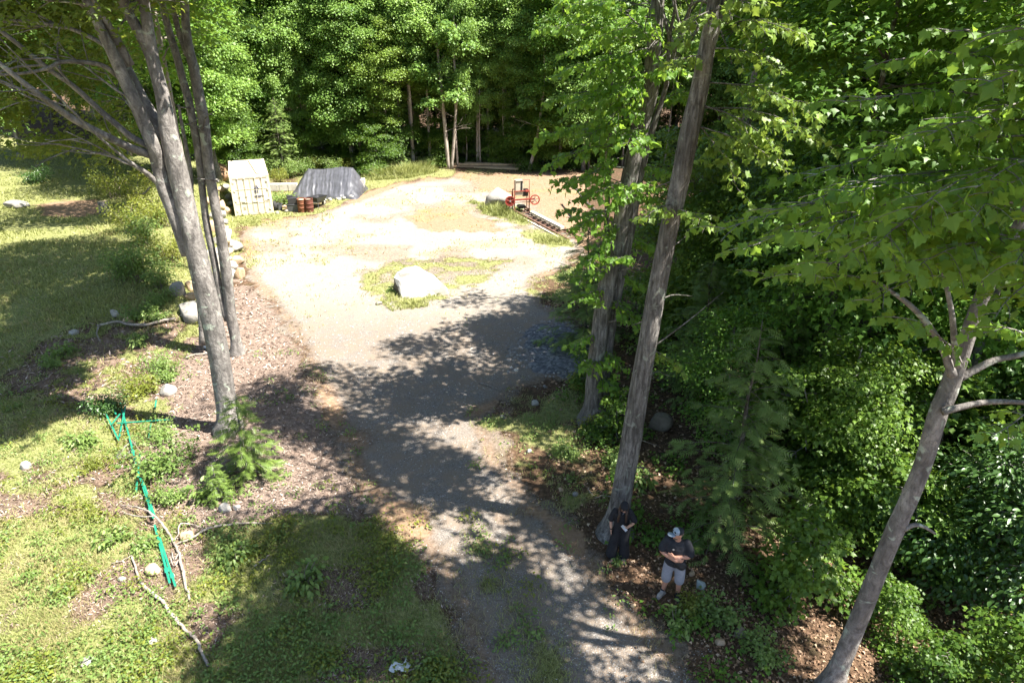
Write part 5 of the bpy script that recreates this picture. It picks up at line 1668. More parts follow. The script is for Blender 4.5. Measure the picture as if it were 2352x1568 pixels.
for nm, a in (('side_wall', (.045, .17, .045, CLN - .17)), ('side_wall', (CWI - .045, .17, CWI - .045, CLN - .17)), ('end_wall', (.17, CLN - .06, CWI - .17, CLN - .06))):
    m = MB()
    m.add(*corrugated(*a, .16, CHT - .16, 22 if nm == 'side_wall' else 9, -.035 if a[0] > 1 else .035))
    m.build(nm, M['cream'], t)
m = MB()
V, F_ = [], []
nn = 30
for i in range(nn * 4 + 1):
    y = .12 + (CLN - .24) * i / (nn * 4)
    z = CHT - .045 + (.018 if i % 4 in (1, 2) else 0)
    V += [(.1, y, z), (CWI - .1, y, z)]
for i in range(nn * 4): F_.append((2 * i, 2 * i + 1, 2 * i + 3, 2 * i + 2))
m.add(V, F_)
rf = m.build('roof', M['cream_roof'], t)
m = MB()
for k, (x, wd) in enumerate(((.28, .26), (.62, .08), (.74, .07), (.85, .08))): m.box((x, 1.9 + .03 * (k % 2), CHT - .018), (wd, .16, .008))
m.build('roof_marking', M['ink'], rf)
for s in (0, 1):
    x0, x1 = (.17, CWI / 2 - .012) if s == 0 else (CWI / 2 + .012, CWI - .17)
    xc, wd = (x0 + x1) / 2, x1 - x0
    d = MB()
    d.box((xc, .05, CHT / 2), (wd, .05, CHT - .36))
    for z in (.82, 1.72): d.box((xc, .018, z), (wd - .06, .022, .05), taper=1)
    dr = d.build('door', M['cream'], t, bevel=.006)
    g = MB()
    for x in (x0, x1): g.box((x, .02, CHT / 2), (.02, .03, CHT - .38))
    for z in (.19, CHT - .19): g.box((xc, .02, z), (wd, .03, .02))
    g.build('gasket', M['gasket'], dr)
    for k in (.30, .70):
        x = x0 + wd * (k if s == 0 else 1 - k + .0)
        b = MB().tube([(x, -.025, .14), (x, -.025, CHT - .14)], .015, 8)
        for z in (.16, 1.3, CHT - .16): b.box((x, -.01, z), (.10, .05, .05))
        b.build('locking_bar', M['bar_steel'], dr)
        MB().box((x + (.16 if k < .5 else -.16), -.03, 1.0 if k < .5 else .92), (.30, .02, .035), ry=.05).build('handle', M['bar_steel'], dr)
    for z in (.35, 1.0, 1.65, 2.2):
        MB().box((x0 + .02 if s == 0 else x1 - .02, .0, z), (.10, .05, .12)).build('hinge', M['cream'], dr)
    q = MB()
    if s:   # the faded print on the right door
        q.add([(xc - .36, .004, 1.70), (xc - .02, .004, 1.70), (xc - .19, .004, 1.98)], [(0, 1, 2)])
        for i, (z, w2) in enumerate(((1.60, .28), (1.53, .24), (1.46, .26), (1.24, .50), (1.16, .40))): q.box((xc - .20 + (w2 - .3) * .3, .006, z), (w2, .006, .035))
    else:
        for z in (.42, .50, .58): q.box((xc - .02, .006, z), (.16, .006, .035))
    q.build('door_marking', M['ink'] if s else M['gasket'], dr)
M['plank_tan'] = plain('tan board', (0.46, 0.34, 0.22), .8, var=.25, scale=3)
m = MB().box((0, 0, 0), (.22, 5.4, .04))
o = tag(m.build('wooden_board', M['plank_tan'], None, bevel=.006), 'long tan board lying lengthwise on the container roof', 'board')
mw = Matrix.Translation(t.location) @ Matrix.Rotation(yaw, 4, 'Z') @ Matrix.Translation((1.62, 3.1, CHT + .03)) @ Matrix.Rotation(R(4), 4, 'Z')
o.matrix_world = mw

# ------------------------------------------------------------------ tarp covered pile and what stands around it
M['tarp'] = plain('black polythene', (0.066, 0.066, 0.076), .36, 0, .7, .25, 2.0, .1)
p0, p1 = at(662, 458), at(822, 458)
c0 = (p0 + p1) / 2
Lx = np.linalg.norm(p1 - p0)
nx2, ny2 = 110, 46
V, F_ = [], []
for j in range(ny2 + 1):
    for i in range(nx2 + 1):
        s, q = i / nx2, j / ny2
        x = (s - .5) * Lx
        y = q * 3.6
        prof = np.interp(q, [0, .03, .32, .36, .74, .80, 1], [.0, .22, .98, 1.04, 1.72, 1.72, .2])
        inset = .42 * (prof / 1.7)
        end = float(np.clip(min(s, 1 - s) * Lx / (.5 + inset * .9), 0, 1))
        z = prof * (end ** .55) * (1 + .05 * math.sin(x * 1.7))
        wr = .10 * (fbm(x * 6.5 + y * .9, y * .5, 71, 3) - .5) * min(1, z * 2 + .15) + .05 * (fbm(x * 1.2, y * 1.6, 72, 2) - .5)
        V.append((x + .02 * math.sin(y * 9 + x), y - .9 * wr + .05 * math.sin(x * 5) * (q < .05), max(.01, z + wr)))
for j in range(ny2):
    for i in range(nx2):
        k = j * (nx2 + 1) + i
        F_.append((k, k + 1, k + nx2 + 2, k + nx2 + 1))
o = link('tarp_covered_pile', np_mesh('tarp_covered_pile', np.array(V), np.array(F_), M['tarp'], smooth=True))
o.location = (c0[0], c0[1], c0[2] - .01)
o.rotation_euler = (0, 0, math.atan2(p1[1] - p0[1], p1[0] - p0[0]))
tag(o, 'long pile under a wrinkled black plastic tarp', 'tarp')
for u, v, w_, h_, lb in ((757, 461, 11, 9, 'upright white stone at the middle of the tarp front edge'), (776, 460, 15, 7, 'flat white stone right of the upright one on the tarp edge'), (790, 459, 10, 9, 'pale stone second from the right on the tarp edge'), (806, 457, 15, 10, 'largest white stone at the right end of the tarp edge'), (742, 463, 16, 6, 'long low white stone behind the barrow on the tarp edge'), (668, 470, 12, 7, 'white stone by the left end of the tarp')):
    stone(u, v, w_, h_, 'rock_white', lb, group='stones weighing down the tarp', sub=2)
M['concrete'] = plain('pale concrete', (0.52, 0.49, 0.45), .9, var=.12, scale=4, dirt=(.34, .31, .28))
p = at(824, 441)
t = thing('concrete_block_stack', 'two pale concrete slabs stacked at the right end of the tarp', 'concrete slabs', p, R(4))
MB().box((0, .4, .28), (.86, .6, .5)).build('slab', M['concrete'], t, bevel=.02)
MB().box((.02, .42, .72), (.90, .62, .36), rz=.05).build('slab', M['concrete'], t, bevel=.02)
p = at(642, 440)
t = thing('concrete_wall', 'low pale concrete block wall between container and tarp', 'low wall', p, R(3))
for i in range(4):
    MB().box((-1.0 + i * .66, .3, .28), (.64, .45, .52), rz=.02 * (i - 1)).build('block', M['concrete'], t, bevel=.015)

M['rust'] = plain('rusty steel drum', (0.14, 0.052, 0.036), .8, .2, .3, .25, 5, .2, dirt=(0.22, 0.085, 0.045))
M['rust_light'] = plain('orange rusty steel', (0.22, 0.09, 0.05), .8, .2, .3, .3, 5, .2)
M['black_plastic'] = plain('black plastic', (0.03, 0.03, 0.033), .45, 0, .5)
M['grey_plastic'] = plain('dark grey plastic', (0.085, 0.088, 0.095), .5, 0, .4)
M['rubber'] = plain('tyre rubber', (0.03, 0.03, 0.03), .8)


def drum(u, v, label, mat, tilt=0):
    t = thing('oil_drum', label, 'barrel', at(u, v), 0, 'rusty drums')
    path = [(0, 0, 0), (0, 0, .02), (0, 0, .28), (0, 0, .30), (0, 0, .32), (0, 0, .56), (0, 0, .58), (0, 0, .60), (0, 0, .86), (0, 0, .88)]
    MB().tube(path, [.29, .29, .285, .305, .285, .285, .305, .285, .285, .295], 28, caps=False).build('body', M[mat], t, smooth=True)
    MB().disc_ring((0, 0, .875), (0, 0, 1), .265, .30, .03).build('rim', M[mat], t)
    MB().tube([(0, 0, .78), (0, 0, .80)], .28, 28).build('inside', M['gasket'], t)
    for z in (.2, .45, .7): MB().disc_ring((0, 0, z), (0, 0, 1), .284, .296, .012, 28).build('hoop', M[mat], t)
    t.rotation_euler = (tilt, tilt, 0)


drum(711.5, 486, 'dark red rusty drum standing in front of the tarp', 'rust')
drum(695, 486, 'orange rusted drum left of the dark red drum', 'rust_light', .04)
p = at(674, 487)
t = thing('storage_bin', 'dark grey plastic tote left of the rusty drums', 'bin', p, R(6))
m = MB()
m.box((0, .3, .24), (.74, .52, .46), taper=1.08)
m.build('tub', M['grey_plastic'], t, bevel=.02)
MB().box((0, .3, .485), (.84, .6, .035)).build('rim', M['grey_plastic'], t, bevel=.01)
t = thing('storage_bin', 'black lidded box stacked askew on the grey tote', 'bin', (p[0] - .05, p[1] + .3, p[2] + .503), R(18))
MB().box((0, 0, .19), (.62, .48, .37), taper=1.06).build('tub', M['black_plastic'], t, bevel=.03)
MB().box((.0, .02, .40), (.72, .56, .06), rx=.06).build('lid', M['black_plastic'], t, bevel=.02)
MB().box((-.18, .1, .50), (.36, .3, .12), rz=.4, ry=.15).build('folded_bag', M['black_plastic'], t, bevel=.03)
p = at(731, 476)
t = thing('wheelbarrow', 'black wheelbarrow with a deep tub behind the drums', 'wheelbarrow', p, R(70))
m = MB()
V = [(-.42, -.30, .42), (.42, -.22, .36), (.42, .22, .36), (-.42, .30, .42), (-.62, -.42, .80), (.70, -.38, .72), (.70, .38, .72), (-.62, .42, .80)]
m.add(V, [(0, 3, 2, 1), (0, 1, 5, 4), (1, 2, 6, 5), (2, 3, 7, 6), (3, 0, 4, 7)])
m.add([(x * .97, y * .95, z + .015) for x, y, z in V], [(0, 1, 2, 3), (4, 5, 1, 0), (5, 6, 2, 1), (6, 7, 3, 2), (7, 4, 0, 3)])
m.build('tub', M['black_plastic'], t)
for s in (-1, 1):
    MB().tube([(-1.15, s * .32, .62), (-.4, s * .28, .42), (.45, s * .12, .30), (.72, s * .08, .2)], .018, 6).build('handle', M['grey_plastic'], t)
    MB().tube([(-.35, s * .28, .42), (-.42, s * .30, .0)], .018, 6).build('leg', M['grey_plastic'], t)
wh = MB().disc_ring((.72, 0, .2), (0, 1, 0), .12, .20, .09).build('wheel', M['rubber'], t)
MB().tube([(.72, -.05, .2), (.72, .05, .2)], .11, 12).build('hub', M['bar_steel'], wh)
p = at(642, 482)
t = thing('bucket', 'dull grey bucket among stones right of the container', 'bucket', p)
m = MB()
m.tube([(0, 0, 0), (0, 0, .42)], [.18, .23], 20, caps=False)
m.tube([(0, 0, .03), (0, 0, .031)], .18, 20)
m.build('pail', M['grey_plastic'], t, smooth=True)
MB().disc_ring((0, 0, .42), (0, 0, 1), .215, .243, .025).build('rim', M['grey_plastic'], t)
p = at(631, 484)
t = thing('old_tyre', 'old tyre leaning on end beside the container door', 'tyre', (p[0], p[1] + .2, p[2] + .30), R(30))
MB().disc_ring((0, 0, 0), (1, .0, .15), .17, .32, .19, 28).build('tread', M['rubber'], t, bevel=.03)
MB().disc_ring((0, 0, 0), (1, .0, .15), .10, .18, .13, 28).build('wheel_rim', M['bar_steel'], t)
for u, v, w_, h_, mt, lb in ((652, 478, 12, 8, 'rock_tan', 'tan stone right of the grey bucket'), (637, 492, 10, 8, 'rock', 'grey stone in front of the old tyre'), (657, 488, 10, 7, 'rock', 'grey stone left of the dark tote'), (660, 470, 12, 6, 'rock_white', 'pale stone behind the grey bucket')):
    stone(u, v, w_, h_, mt, lb, group='stones beside the container', sub=2)

# ------------------------------------------------------------------ bandsaw mill
M['red'] = plain('red mill paint', (0.27, 0.05, 0.035), .6, 0, .3, .3, 6, .1, dirt=(.13, .055, .035))
M['rail_rust'] = plain('rusted rail steel', (0.20, 0.115, 0.085), .7, .4, .3, .3, 4)
M['steel'] = plain('worn steel', (0.36, 0.35, 0.34), .45, .6)
M['tank'] = plain('off white sheet metal', (0.52, 0.47, 0.38), .55, .1, .3, .15, 3, .05, dirt=(.34, .26, .18))
M['engine'] = plain('black engine', (0.035, 0.035, 0.035), .5, .3)
M['fresh_wood'] = plain('sawn timber', (0.62, 0.54, 0.43), .8, var=.12, scale=3)
M['lumber'] = plain('weathered lumber', (0.36, 0.25, 0.16), .85, var=.3, scale=2)
q0, q1 = at(1196, 489), at(1312, 549)
yw = math.atan2(q1[1] - q0[1], q1[0] - q0[0])
tl = float(np.linalg.norm(q1 - q0))
t = thing('sawmill_track', 'rusty ladder like saw rails running over the dirt toward the trees', 'rail track', q0, yw)
for s in (-.42, .42):
    m = MB()
    m.box((tl / 2, s, .16), (tl + .6, .05, .10))
    m.box((tl / 2, s, .218), (tl + .6, .09, .012))
    m.build('rail', M['rail_rust'], t)
    MB().box((tl / 2, s * 1.32, .05), (tl + .4, .09, .09)).build('ground_beam', M['fresh_wood'] if s < 0 else M['lumber'], t, bevel=.006)
for i in range(12):
    MB().box((-.1 + i * (tl + .2) / 11, 0, .13), (.07, .78, .06)).build('cross_tie', M['rail_rust'], t)
for sx in (.4, tl * .5, tl - .3):
    for s in (-.42, .42): MB().box((sx, s, .05), (.12, .045, .11)).build('foot', M['rail_rust'], t)
m = MB().box((0, 0, 0), (4.2, .26, .16))
o = tag(m.build('timber', M['fresh_wood'], None, bevel=.006), 'freshly sawn pale timber lying along the saw rails', 'timber')
o.location = (q0[0] + math.cos(yw) * 3.3 - math.sin(yw) * .22, q0[1] + math.sin(yw) * 3.3 + math.cos(yw) * .22, q0[2] + .30)
o.rotation_euler = (0, 0, yw)
t = thing('bandsaw_mill', 'red portable bandsaw mill head with spoked wheels', 'sawmill', (q0[0], q0[1], q0[2] + .22), yw - R(12))
for x in (-.32, .32):
    for y in (-.50, .50): MB().box((x, y, .70), (.06, .06, 1.3)).build('post', M['red'] if x > 0 else M['rail_rust'], t)
for y in (-.50, .50):
    MB().box((0, y, .05), (.9, .07, .08)).build('base_rail', M['rail_rust'], t)
    for x in (-.36, .36): MB().disc_ring((x, y, -.01), (0, 1, 0), .01, .05, .05, 14).build('roller', M['steel'], t)
for x in (-.32, .32): MB().box((x, 0, 1.32), (.05, 1.06, .05)).build('top_bar', M['red'], t)
MB().box((.40, .0, .78), (.09, 1.75, .10)).build('saw_head_beam', M['red'], t, bevel=.008)
MB().box((.40, .0, .60), (.05, 1.5, .04)).build('guide_bar', M['rail_rust'], t)
for y in (-.84, .84):
    wh = MB().disc_ring((.50, y, .74), (1, 0, 0), .27, .34, .06, 30).build('band_wheel', M['red'], t)
    sp = MB()
    for k in range(5):
        a = k * 2 * math.pi / 5 + .3
        sp.tube([(.50, y, .74), (.50, y + .28 * math.cos(a), .74 + .28 * math.sin(a))], .022, 6)
    sp.build('spokes', M['red'], wh)
    MB().tube([(.44, y, .74), (.56, y, .74)], .06, 12).build('hub', M['steel'], wh)
    if y < 0: MB().tube([(.455, y, .74), (.465, y, .74)], .27, 28).build('wheel_cover', M['red'], wh)
MB().box((.05, -.16, 1.52), (.46, .52, .98)).build('panel_box', M['tank'], t, bevel=.03)
MB().box((.29, -.02, 1.62), (.012, .12, .66)).build('label_strip', M['engine'], t)
m = MB()
m.tube([(.32, -.52, 1.3), (.32, -.52, 2.05), (.32, .50, 2.05), (.32, .50, 1.3)], .025, 6)
m.build('lifting_frame', M['rail_rust'], t)
m = MB()
m.box((.1, .26, 1.10), (.36, .36, .30))
m.tube([(.1, .26, 1.25), (.1, .26, 1.42)], .13, 14)
m.box((.16, .40, 1.36), (.2, .12, .12))
m.build('engine', M['engine'], t, bevel=.02)
MB().box((.30, .38, 1.30), (.16, .30, .14)).build('fuel_tank', M['red'], t, bevel=.03)
m = MB()
m.tube([(.1, -.50, 1.22), (.05, -.95, 1.30)], .018, 6)
m.tube([(.05, -.95, 1.30), (.05, -1.02, 1.42)], .022, 6)
m.build('push_handle', M['rail_rust'], t)
for y in (-.66, -.58): MB().tube([(.2, y, .45), (.2, y, 1.25)], .022, 6).build('lift_screw', M['red'], t)
MB().box((0, .05, .22), (.55, .5, .16)).build('log_clamp', M['engine'], t, bevel=.02)

# pile of planks and logs at the back of the clearing
t = thing('plank_pile', 'low pile of long brown planks at the back of the clearing', 'lumber pile', at(1118, 386), R(-6))
for i, (x, y, z, L_, rz, mt) in enumerate([(-.3, .0, .1, 6.2, .02, 'lumber'), (.2, .35, .1, 5.6, -.03, 'lumber'), (0, .7, .1, 6.0, .01, 'plank_tan'), (-.6, .2, .27, 5.0, .05, 'plank_tan'), (.5, .55, .27, 5.2, -.05, 'lumber'), (.9, -.45, .1, 4.0, -.12, 'plank_tan'), (-.2, .9, .09, 4.6, .08, 'lumber')]):
    MB().box((x, y, z), (L_, .26, .14), rz=rz).build('plank', M[mt], t, bevel=.006)

# ------------------------------------------------------------------ green steel fence posts
M['green'] = plain('green enamel', (0.016, 0.20, 0.125), .4, 0, .45, .1, 8, .05)


def tpost(u0, v0, u1, v1, label, z0=.05, z1=.05, spade=True):
    a, b = at(u0, v0), at(u1, v1)
    a[2] += z0 + .07
    b[2] += z1 + .07
    L_ = float(np.linalg.norm(b - a))
    t = thing('fence_post', label, 'fence post', a, 0, 'green fence posts lying in the grass')
    d = Vector(b - a).normalized()
    t.rotation_mode = 'QUATERNION'
    t.rotation_quaternion = d.to_track_quat('X', 'Z')
    m = MB()
    m.box((L_ / 2, 0, .018), (L_, .046, .008))
    m.box((L_ / 2, 0, -.001), (L_, .008, .032))
    for k in range(int(L_ / .09)): m.box((.05 + k * .09, 0, .026), (.02, .012, .008))
    m.build('post', M['green'], t)
    if spade: MB().box((L_ * .80, 0, .031), (.16, .085, .006), taper=.8).build('anchor_plate', M['green'], t)


def q7(x, y): return 230 + x / 3.412, 919 + y / 3.412


for a, lb, z0, z1 in [((165, 50, 300, 560), 'green post forming the upper left edge of the post bundle', .06, .10), ((188, 130, 318, 625), 'green post lying beside the upper edge post in the bundle', .10, .12), ((322, 640, 428, 960), 'left post of the middle pair under the forked branch', .08, .06), ((338, 650, 440, 950), 'right post of the middle pair under the forked branch', .10, .08),
                  ((436, 1010, 556, 1465), 'left one of the two lowest green posts', .05, .04), ((476, 1110, 600, 1490), 'right one of the two lowest green posts', .05, .04), ((345, 520, 314, 655), 'short green post sticking up across the bundle', .40, .14), ((40, 110, 155, 345), 'green post lying apart at the top left of the bundle', .08, .05),
                  ((108, 242, 172, 160), 'short green post bridging the apart post and the bundle', .16, .16), ((150, 243, 560, 205), 'green post lying crosswise toward the shrub', .20, .16), ((455, 60, 440, 110), 'green post end showing above the shrub', .2, .1), ((410, 225, 392, 325), 'green post half hidden in the shrub', .12, .06),
                  ((105, 85, 135, 145), 'short green post end in the shade above the bundle', .1, .08), ((215, 95, 160, 320), 'green post crossing the head of the bundle', .16, .06), ((300, 660, 290, 750), 'dark shaded post end below the crossing post', .06, .04)]:
    tpost(*q7(a[0], a[1]), *q7(a[2], a[3]), lb, z0, z1, abs(a[3] - a[1]) > 300)
M['wire'] = plain('grey wire', (0.34, 0.33, 0.31), .5, .6)
p = at(*q7(210, 410))
m = MB()
for k in range(7):
    n = 28
    m.tube([(p[0] + (.10 + .01 * k) * math.cos(i / n * 6.283) , p[1] + (.34 + .015 * k) * math.sin(i / n * 6.283), p[2] + .04 + .012 * k + .02 * math.sin(i + k)) for i in range(n + 1)], .004, 4)
tag(m.build('wire_coil', M['wire']), 'loose coil of grey wire left of the green posts', 'wire')

# ------------------------------------------------------------------ fallen branches, sticks, stump, litter
def ground_branch(name, label, lines, mat='dead_wood', z=.05):
    t = thing(name, label, 'branch')
    for i, L_ in enumerate(lines):
        P = []
        W_ = []
        for k, q in enumerate(L_):
            a = at(q[0], q[1])
            q = (q[0], q[1], q[2] * .8, *q[3:])
            a[2] += z + (q[3] if len(q) > 3 else 0) + q[2] * .5 * depth_of(a) / F
            P.append(a)
            W_.append(q[2] * .5 * depth_of(a) / F)
        P = smooth_path(P, 4)
        W_ = np.interp(np.linspace(0, 1, len(P)), np.linspace(0, 1, len(W_)), W_)
        mb = MB()
        rough_tube(mb, P + rg.normal(0, .008, P.shape), W_, 8, rg, .05)
        mb.build('stem' if i == 0 else 'side_branch', M[mat], t, smooth=True)


ground_branch('fallen_branch', 'long crooked pale fallen branch in the bottom left meadow', [[(305, 1281, 5), (314, 1310, 6), (323, 1339, 7), (337, 1356, 9), (373, 1386, 10), (413, 1436, 10), (430, 1455, 9), (447, 1469, 10), (463, 1495, 10), (480, 1533, 8)], [(305, 1281, 3), (285, 1290, 3), (258, 1298, 2)]])
ground_branch('fallen_branch', 'forked bleached branch lying across the green posts', [[(437, 1383, 7), (428, 1350, 8), (423, 1319, 9), (416, 1295, 8), (413, 1276, 7), (405, 1260, 7), (397, 1243, 7), (380, 1222, 7, .1), (360, 1206, 6, .22), (335, 1190, 5, .22), (310, 1176, 4, .1), (278, 1164, 3)],
              [(403, 1256, 5), (420, 1249, 6), (440, 1243, 7), (465, 1230, 7, .05), (493, 1219, 7, .06), (530, 1210, 6), (567, 1206, 6), (627, 1206, 3)], [(400, 1252, 4), (410, 1235, 4, .05), (420, 1215, 4, .1), (455, 1212, 3), (485, 1222, 2)], [(360, 1206, 4, .22), (320, 1200, 4, .12), (285, 1183, 3)], [(412, 1275, 4), (402, 1290, 4), (395, 1270, 3)], [(413, 1290, 5), (400, 1305, 4), (392, 1282, 4)]])
ground_branch('stick', 'straight grey stick in the sunny weeds right of the posts', [[(586, 1309, 4), (600, 1298, 5), (620, 1282, 4)]], z=.1)
ground_branch('stick', 'white stick beside the scrap of plastic at the bottom', [[(938, 1546, 5), (952, 1539, 6), (971, 1526, 6)]])
ground_branch('fallen_branch', 'long grey root like log on the brown ground left of the maple', [[(225, 755, 7), (270, 745, 7), (300, 752, 8), (340, 752, 8), (380, 742, 8), (405, 738, 7)], [(228, 756, 5), (224, 772, 4), (232, 790, 3)]], z=.08)
ground_branch('fallen_branch', 'thin bleached branch near the dark trunk base', [[(425, 826, 3), (450, 818, 4), (490, 815, 4)]])
ground_branch('fallen_branch', 'old fallen log on the forest floor right of the leaning trunk', [[(2098, 1222, 10), (2120, 1240, 11), (2150, 1262, 10), (2172, 1282, 7)]])
ground_branch('fallen_branch', 'bare grey branch reaching out of the hemlock over the clearing edge', [[(1316, 470, 6, 1.2), (1330, 490, 6, 1.2), (1338, 500, 7, 1.1), (1360, 520, 8, 1.0), (1385, 540, 8, .9)], [(1338, 502, 4, 1.1), (1328, 500, 3, 1.1)]], 'bark_dark')
ground_branch('stick', 'thin dark twig lying on the gravel left of the ash tree', [[(1100, 880, 3), (1120, 886, 3), (1145, 897, 2)]], z=.02)
ground_branch('stick', 'brown sticks scattered at the slope below the ash', [[(1366, 1148, 3), (1385, 1142, 4), (1405, 1146, 3)], [(1350, 1128, 3), (1362, 1140, 3)]])
p = at(242, 492)
t = thing('tree_stump', 'upright grey log round standing on the lawn edge', 'stump', p)
mb = MB()
n = 20
rough_tube(mb, [(0, 0, -.05), (0, 0, .2), (.01, 0, .5), (.02, 0, .78)], [.30, .28, .27, .27], n, rg, .03)
mb.build('bark', M['bark_grey'], t, smooth=True)
MB().tube([(.02, 0, .779), (.02, 0, .79)], .245, n).build('cut_face', M['plank_tan'], t)
p = at(919, 1538)
m = MB()
V, F_ = [], []
for j in range(9):
    for i in range(13):
        x, y = (i / 12 - .5) * .36, (j / 8 - .5) * .22
        V.append((x + .03 * math.sin(j), y + .05 * math.sin(i * .6), .05 + .07 * float(fbm(i * .5, j * .5, 61, 2))))
for j in range(8):
    for i in range(12):
        if (i, j) in ((0, 0), (11, 7), (12, 0), (0, 7), (11, 0), (3, 0), (4, 0)): continue
        k = j * 13 + i
        F_.append((k, k + 1, k + 14, k + 13))
m.add(V, F_)
M['white_plastic'] = plain('white plastic sheet', (0.62, 0.65, 0.68), .5, 0, .4, .08)
o = tag(m.build('plastic_scrap', M['white_plastic'], None, smooth=True), 'crumpled white plastic scrap in the shaded grass at the bottom', 'litter')
o.location, o.rotation_euler = tuple(p), (0, 0, .5)
p = at(478, 800)
m = MB().ell((0, 0, .13), (.16, .13, .14)).ell((.06, .02, .24), (.12, .10, .08)).ell((-.05, 0, .30), (.10, .05, .05))
o = tag(m.build('plastic_bag', M['white_plastic'], None, smooth=True), 'small white bag left of the big maple trunk', 'bag')
o.location = tuple(p)

# ------------------------------------------------------------------ bushes and plants one can count
SHR = [lib(gen_shrub(600, 1.9, 1.0, 11, T_OVAL, .115, 120), 'twig', 'leaf_yellow', 'shrub'), lib(gen_shrub(601, 1.6, .9, 11, T_OVAL, .11, 130), 'twig', 'leaf_shrub', 'shrub'),
       lib(gen_shrub(602, .7, .55, 10, T_LOBE, .085, 210), 'twig', 'leaf_shrub', 'small_bush'), lib(gen_shrub(603, .75, .6, 10, T_LOBE, .085, 200), 'twig', 'leaf_yellow', 'small_bush'),
       lib(gen_shrub(604, .35, .3, 8, T_OVAL, .10, 240), 'twig', 'leaf_shrub', 'leafy_plant'), lib(gen_shrub(605, 1.1, .65, 10, T_LOBE, .09, 190), 'twig', 'leaf_shrub', 'small_bush'), lib(gen_shrub(606, .9, .7, 12, T_OVAL, .09, 200), 'twig', 'leaf_dark', 'small_bush')]
LEFT = 'bushes along the left bank'
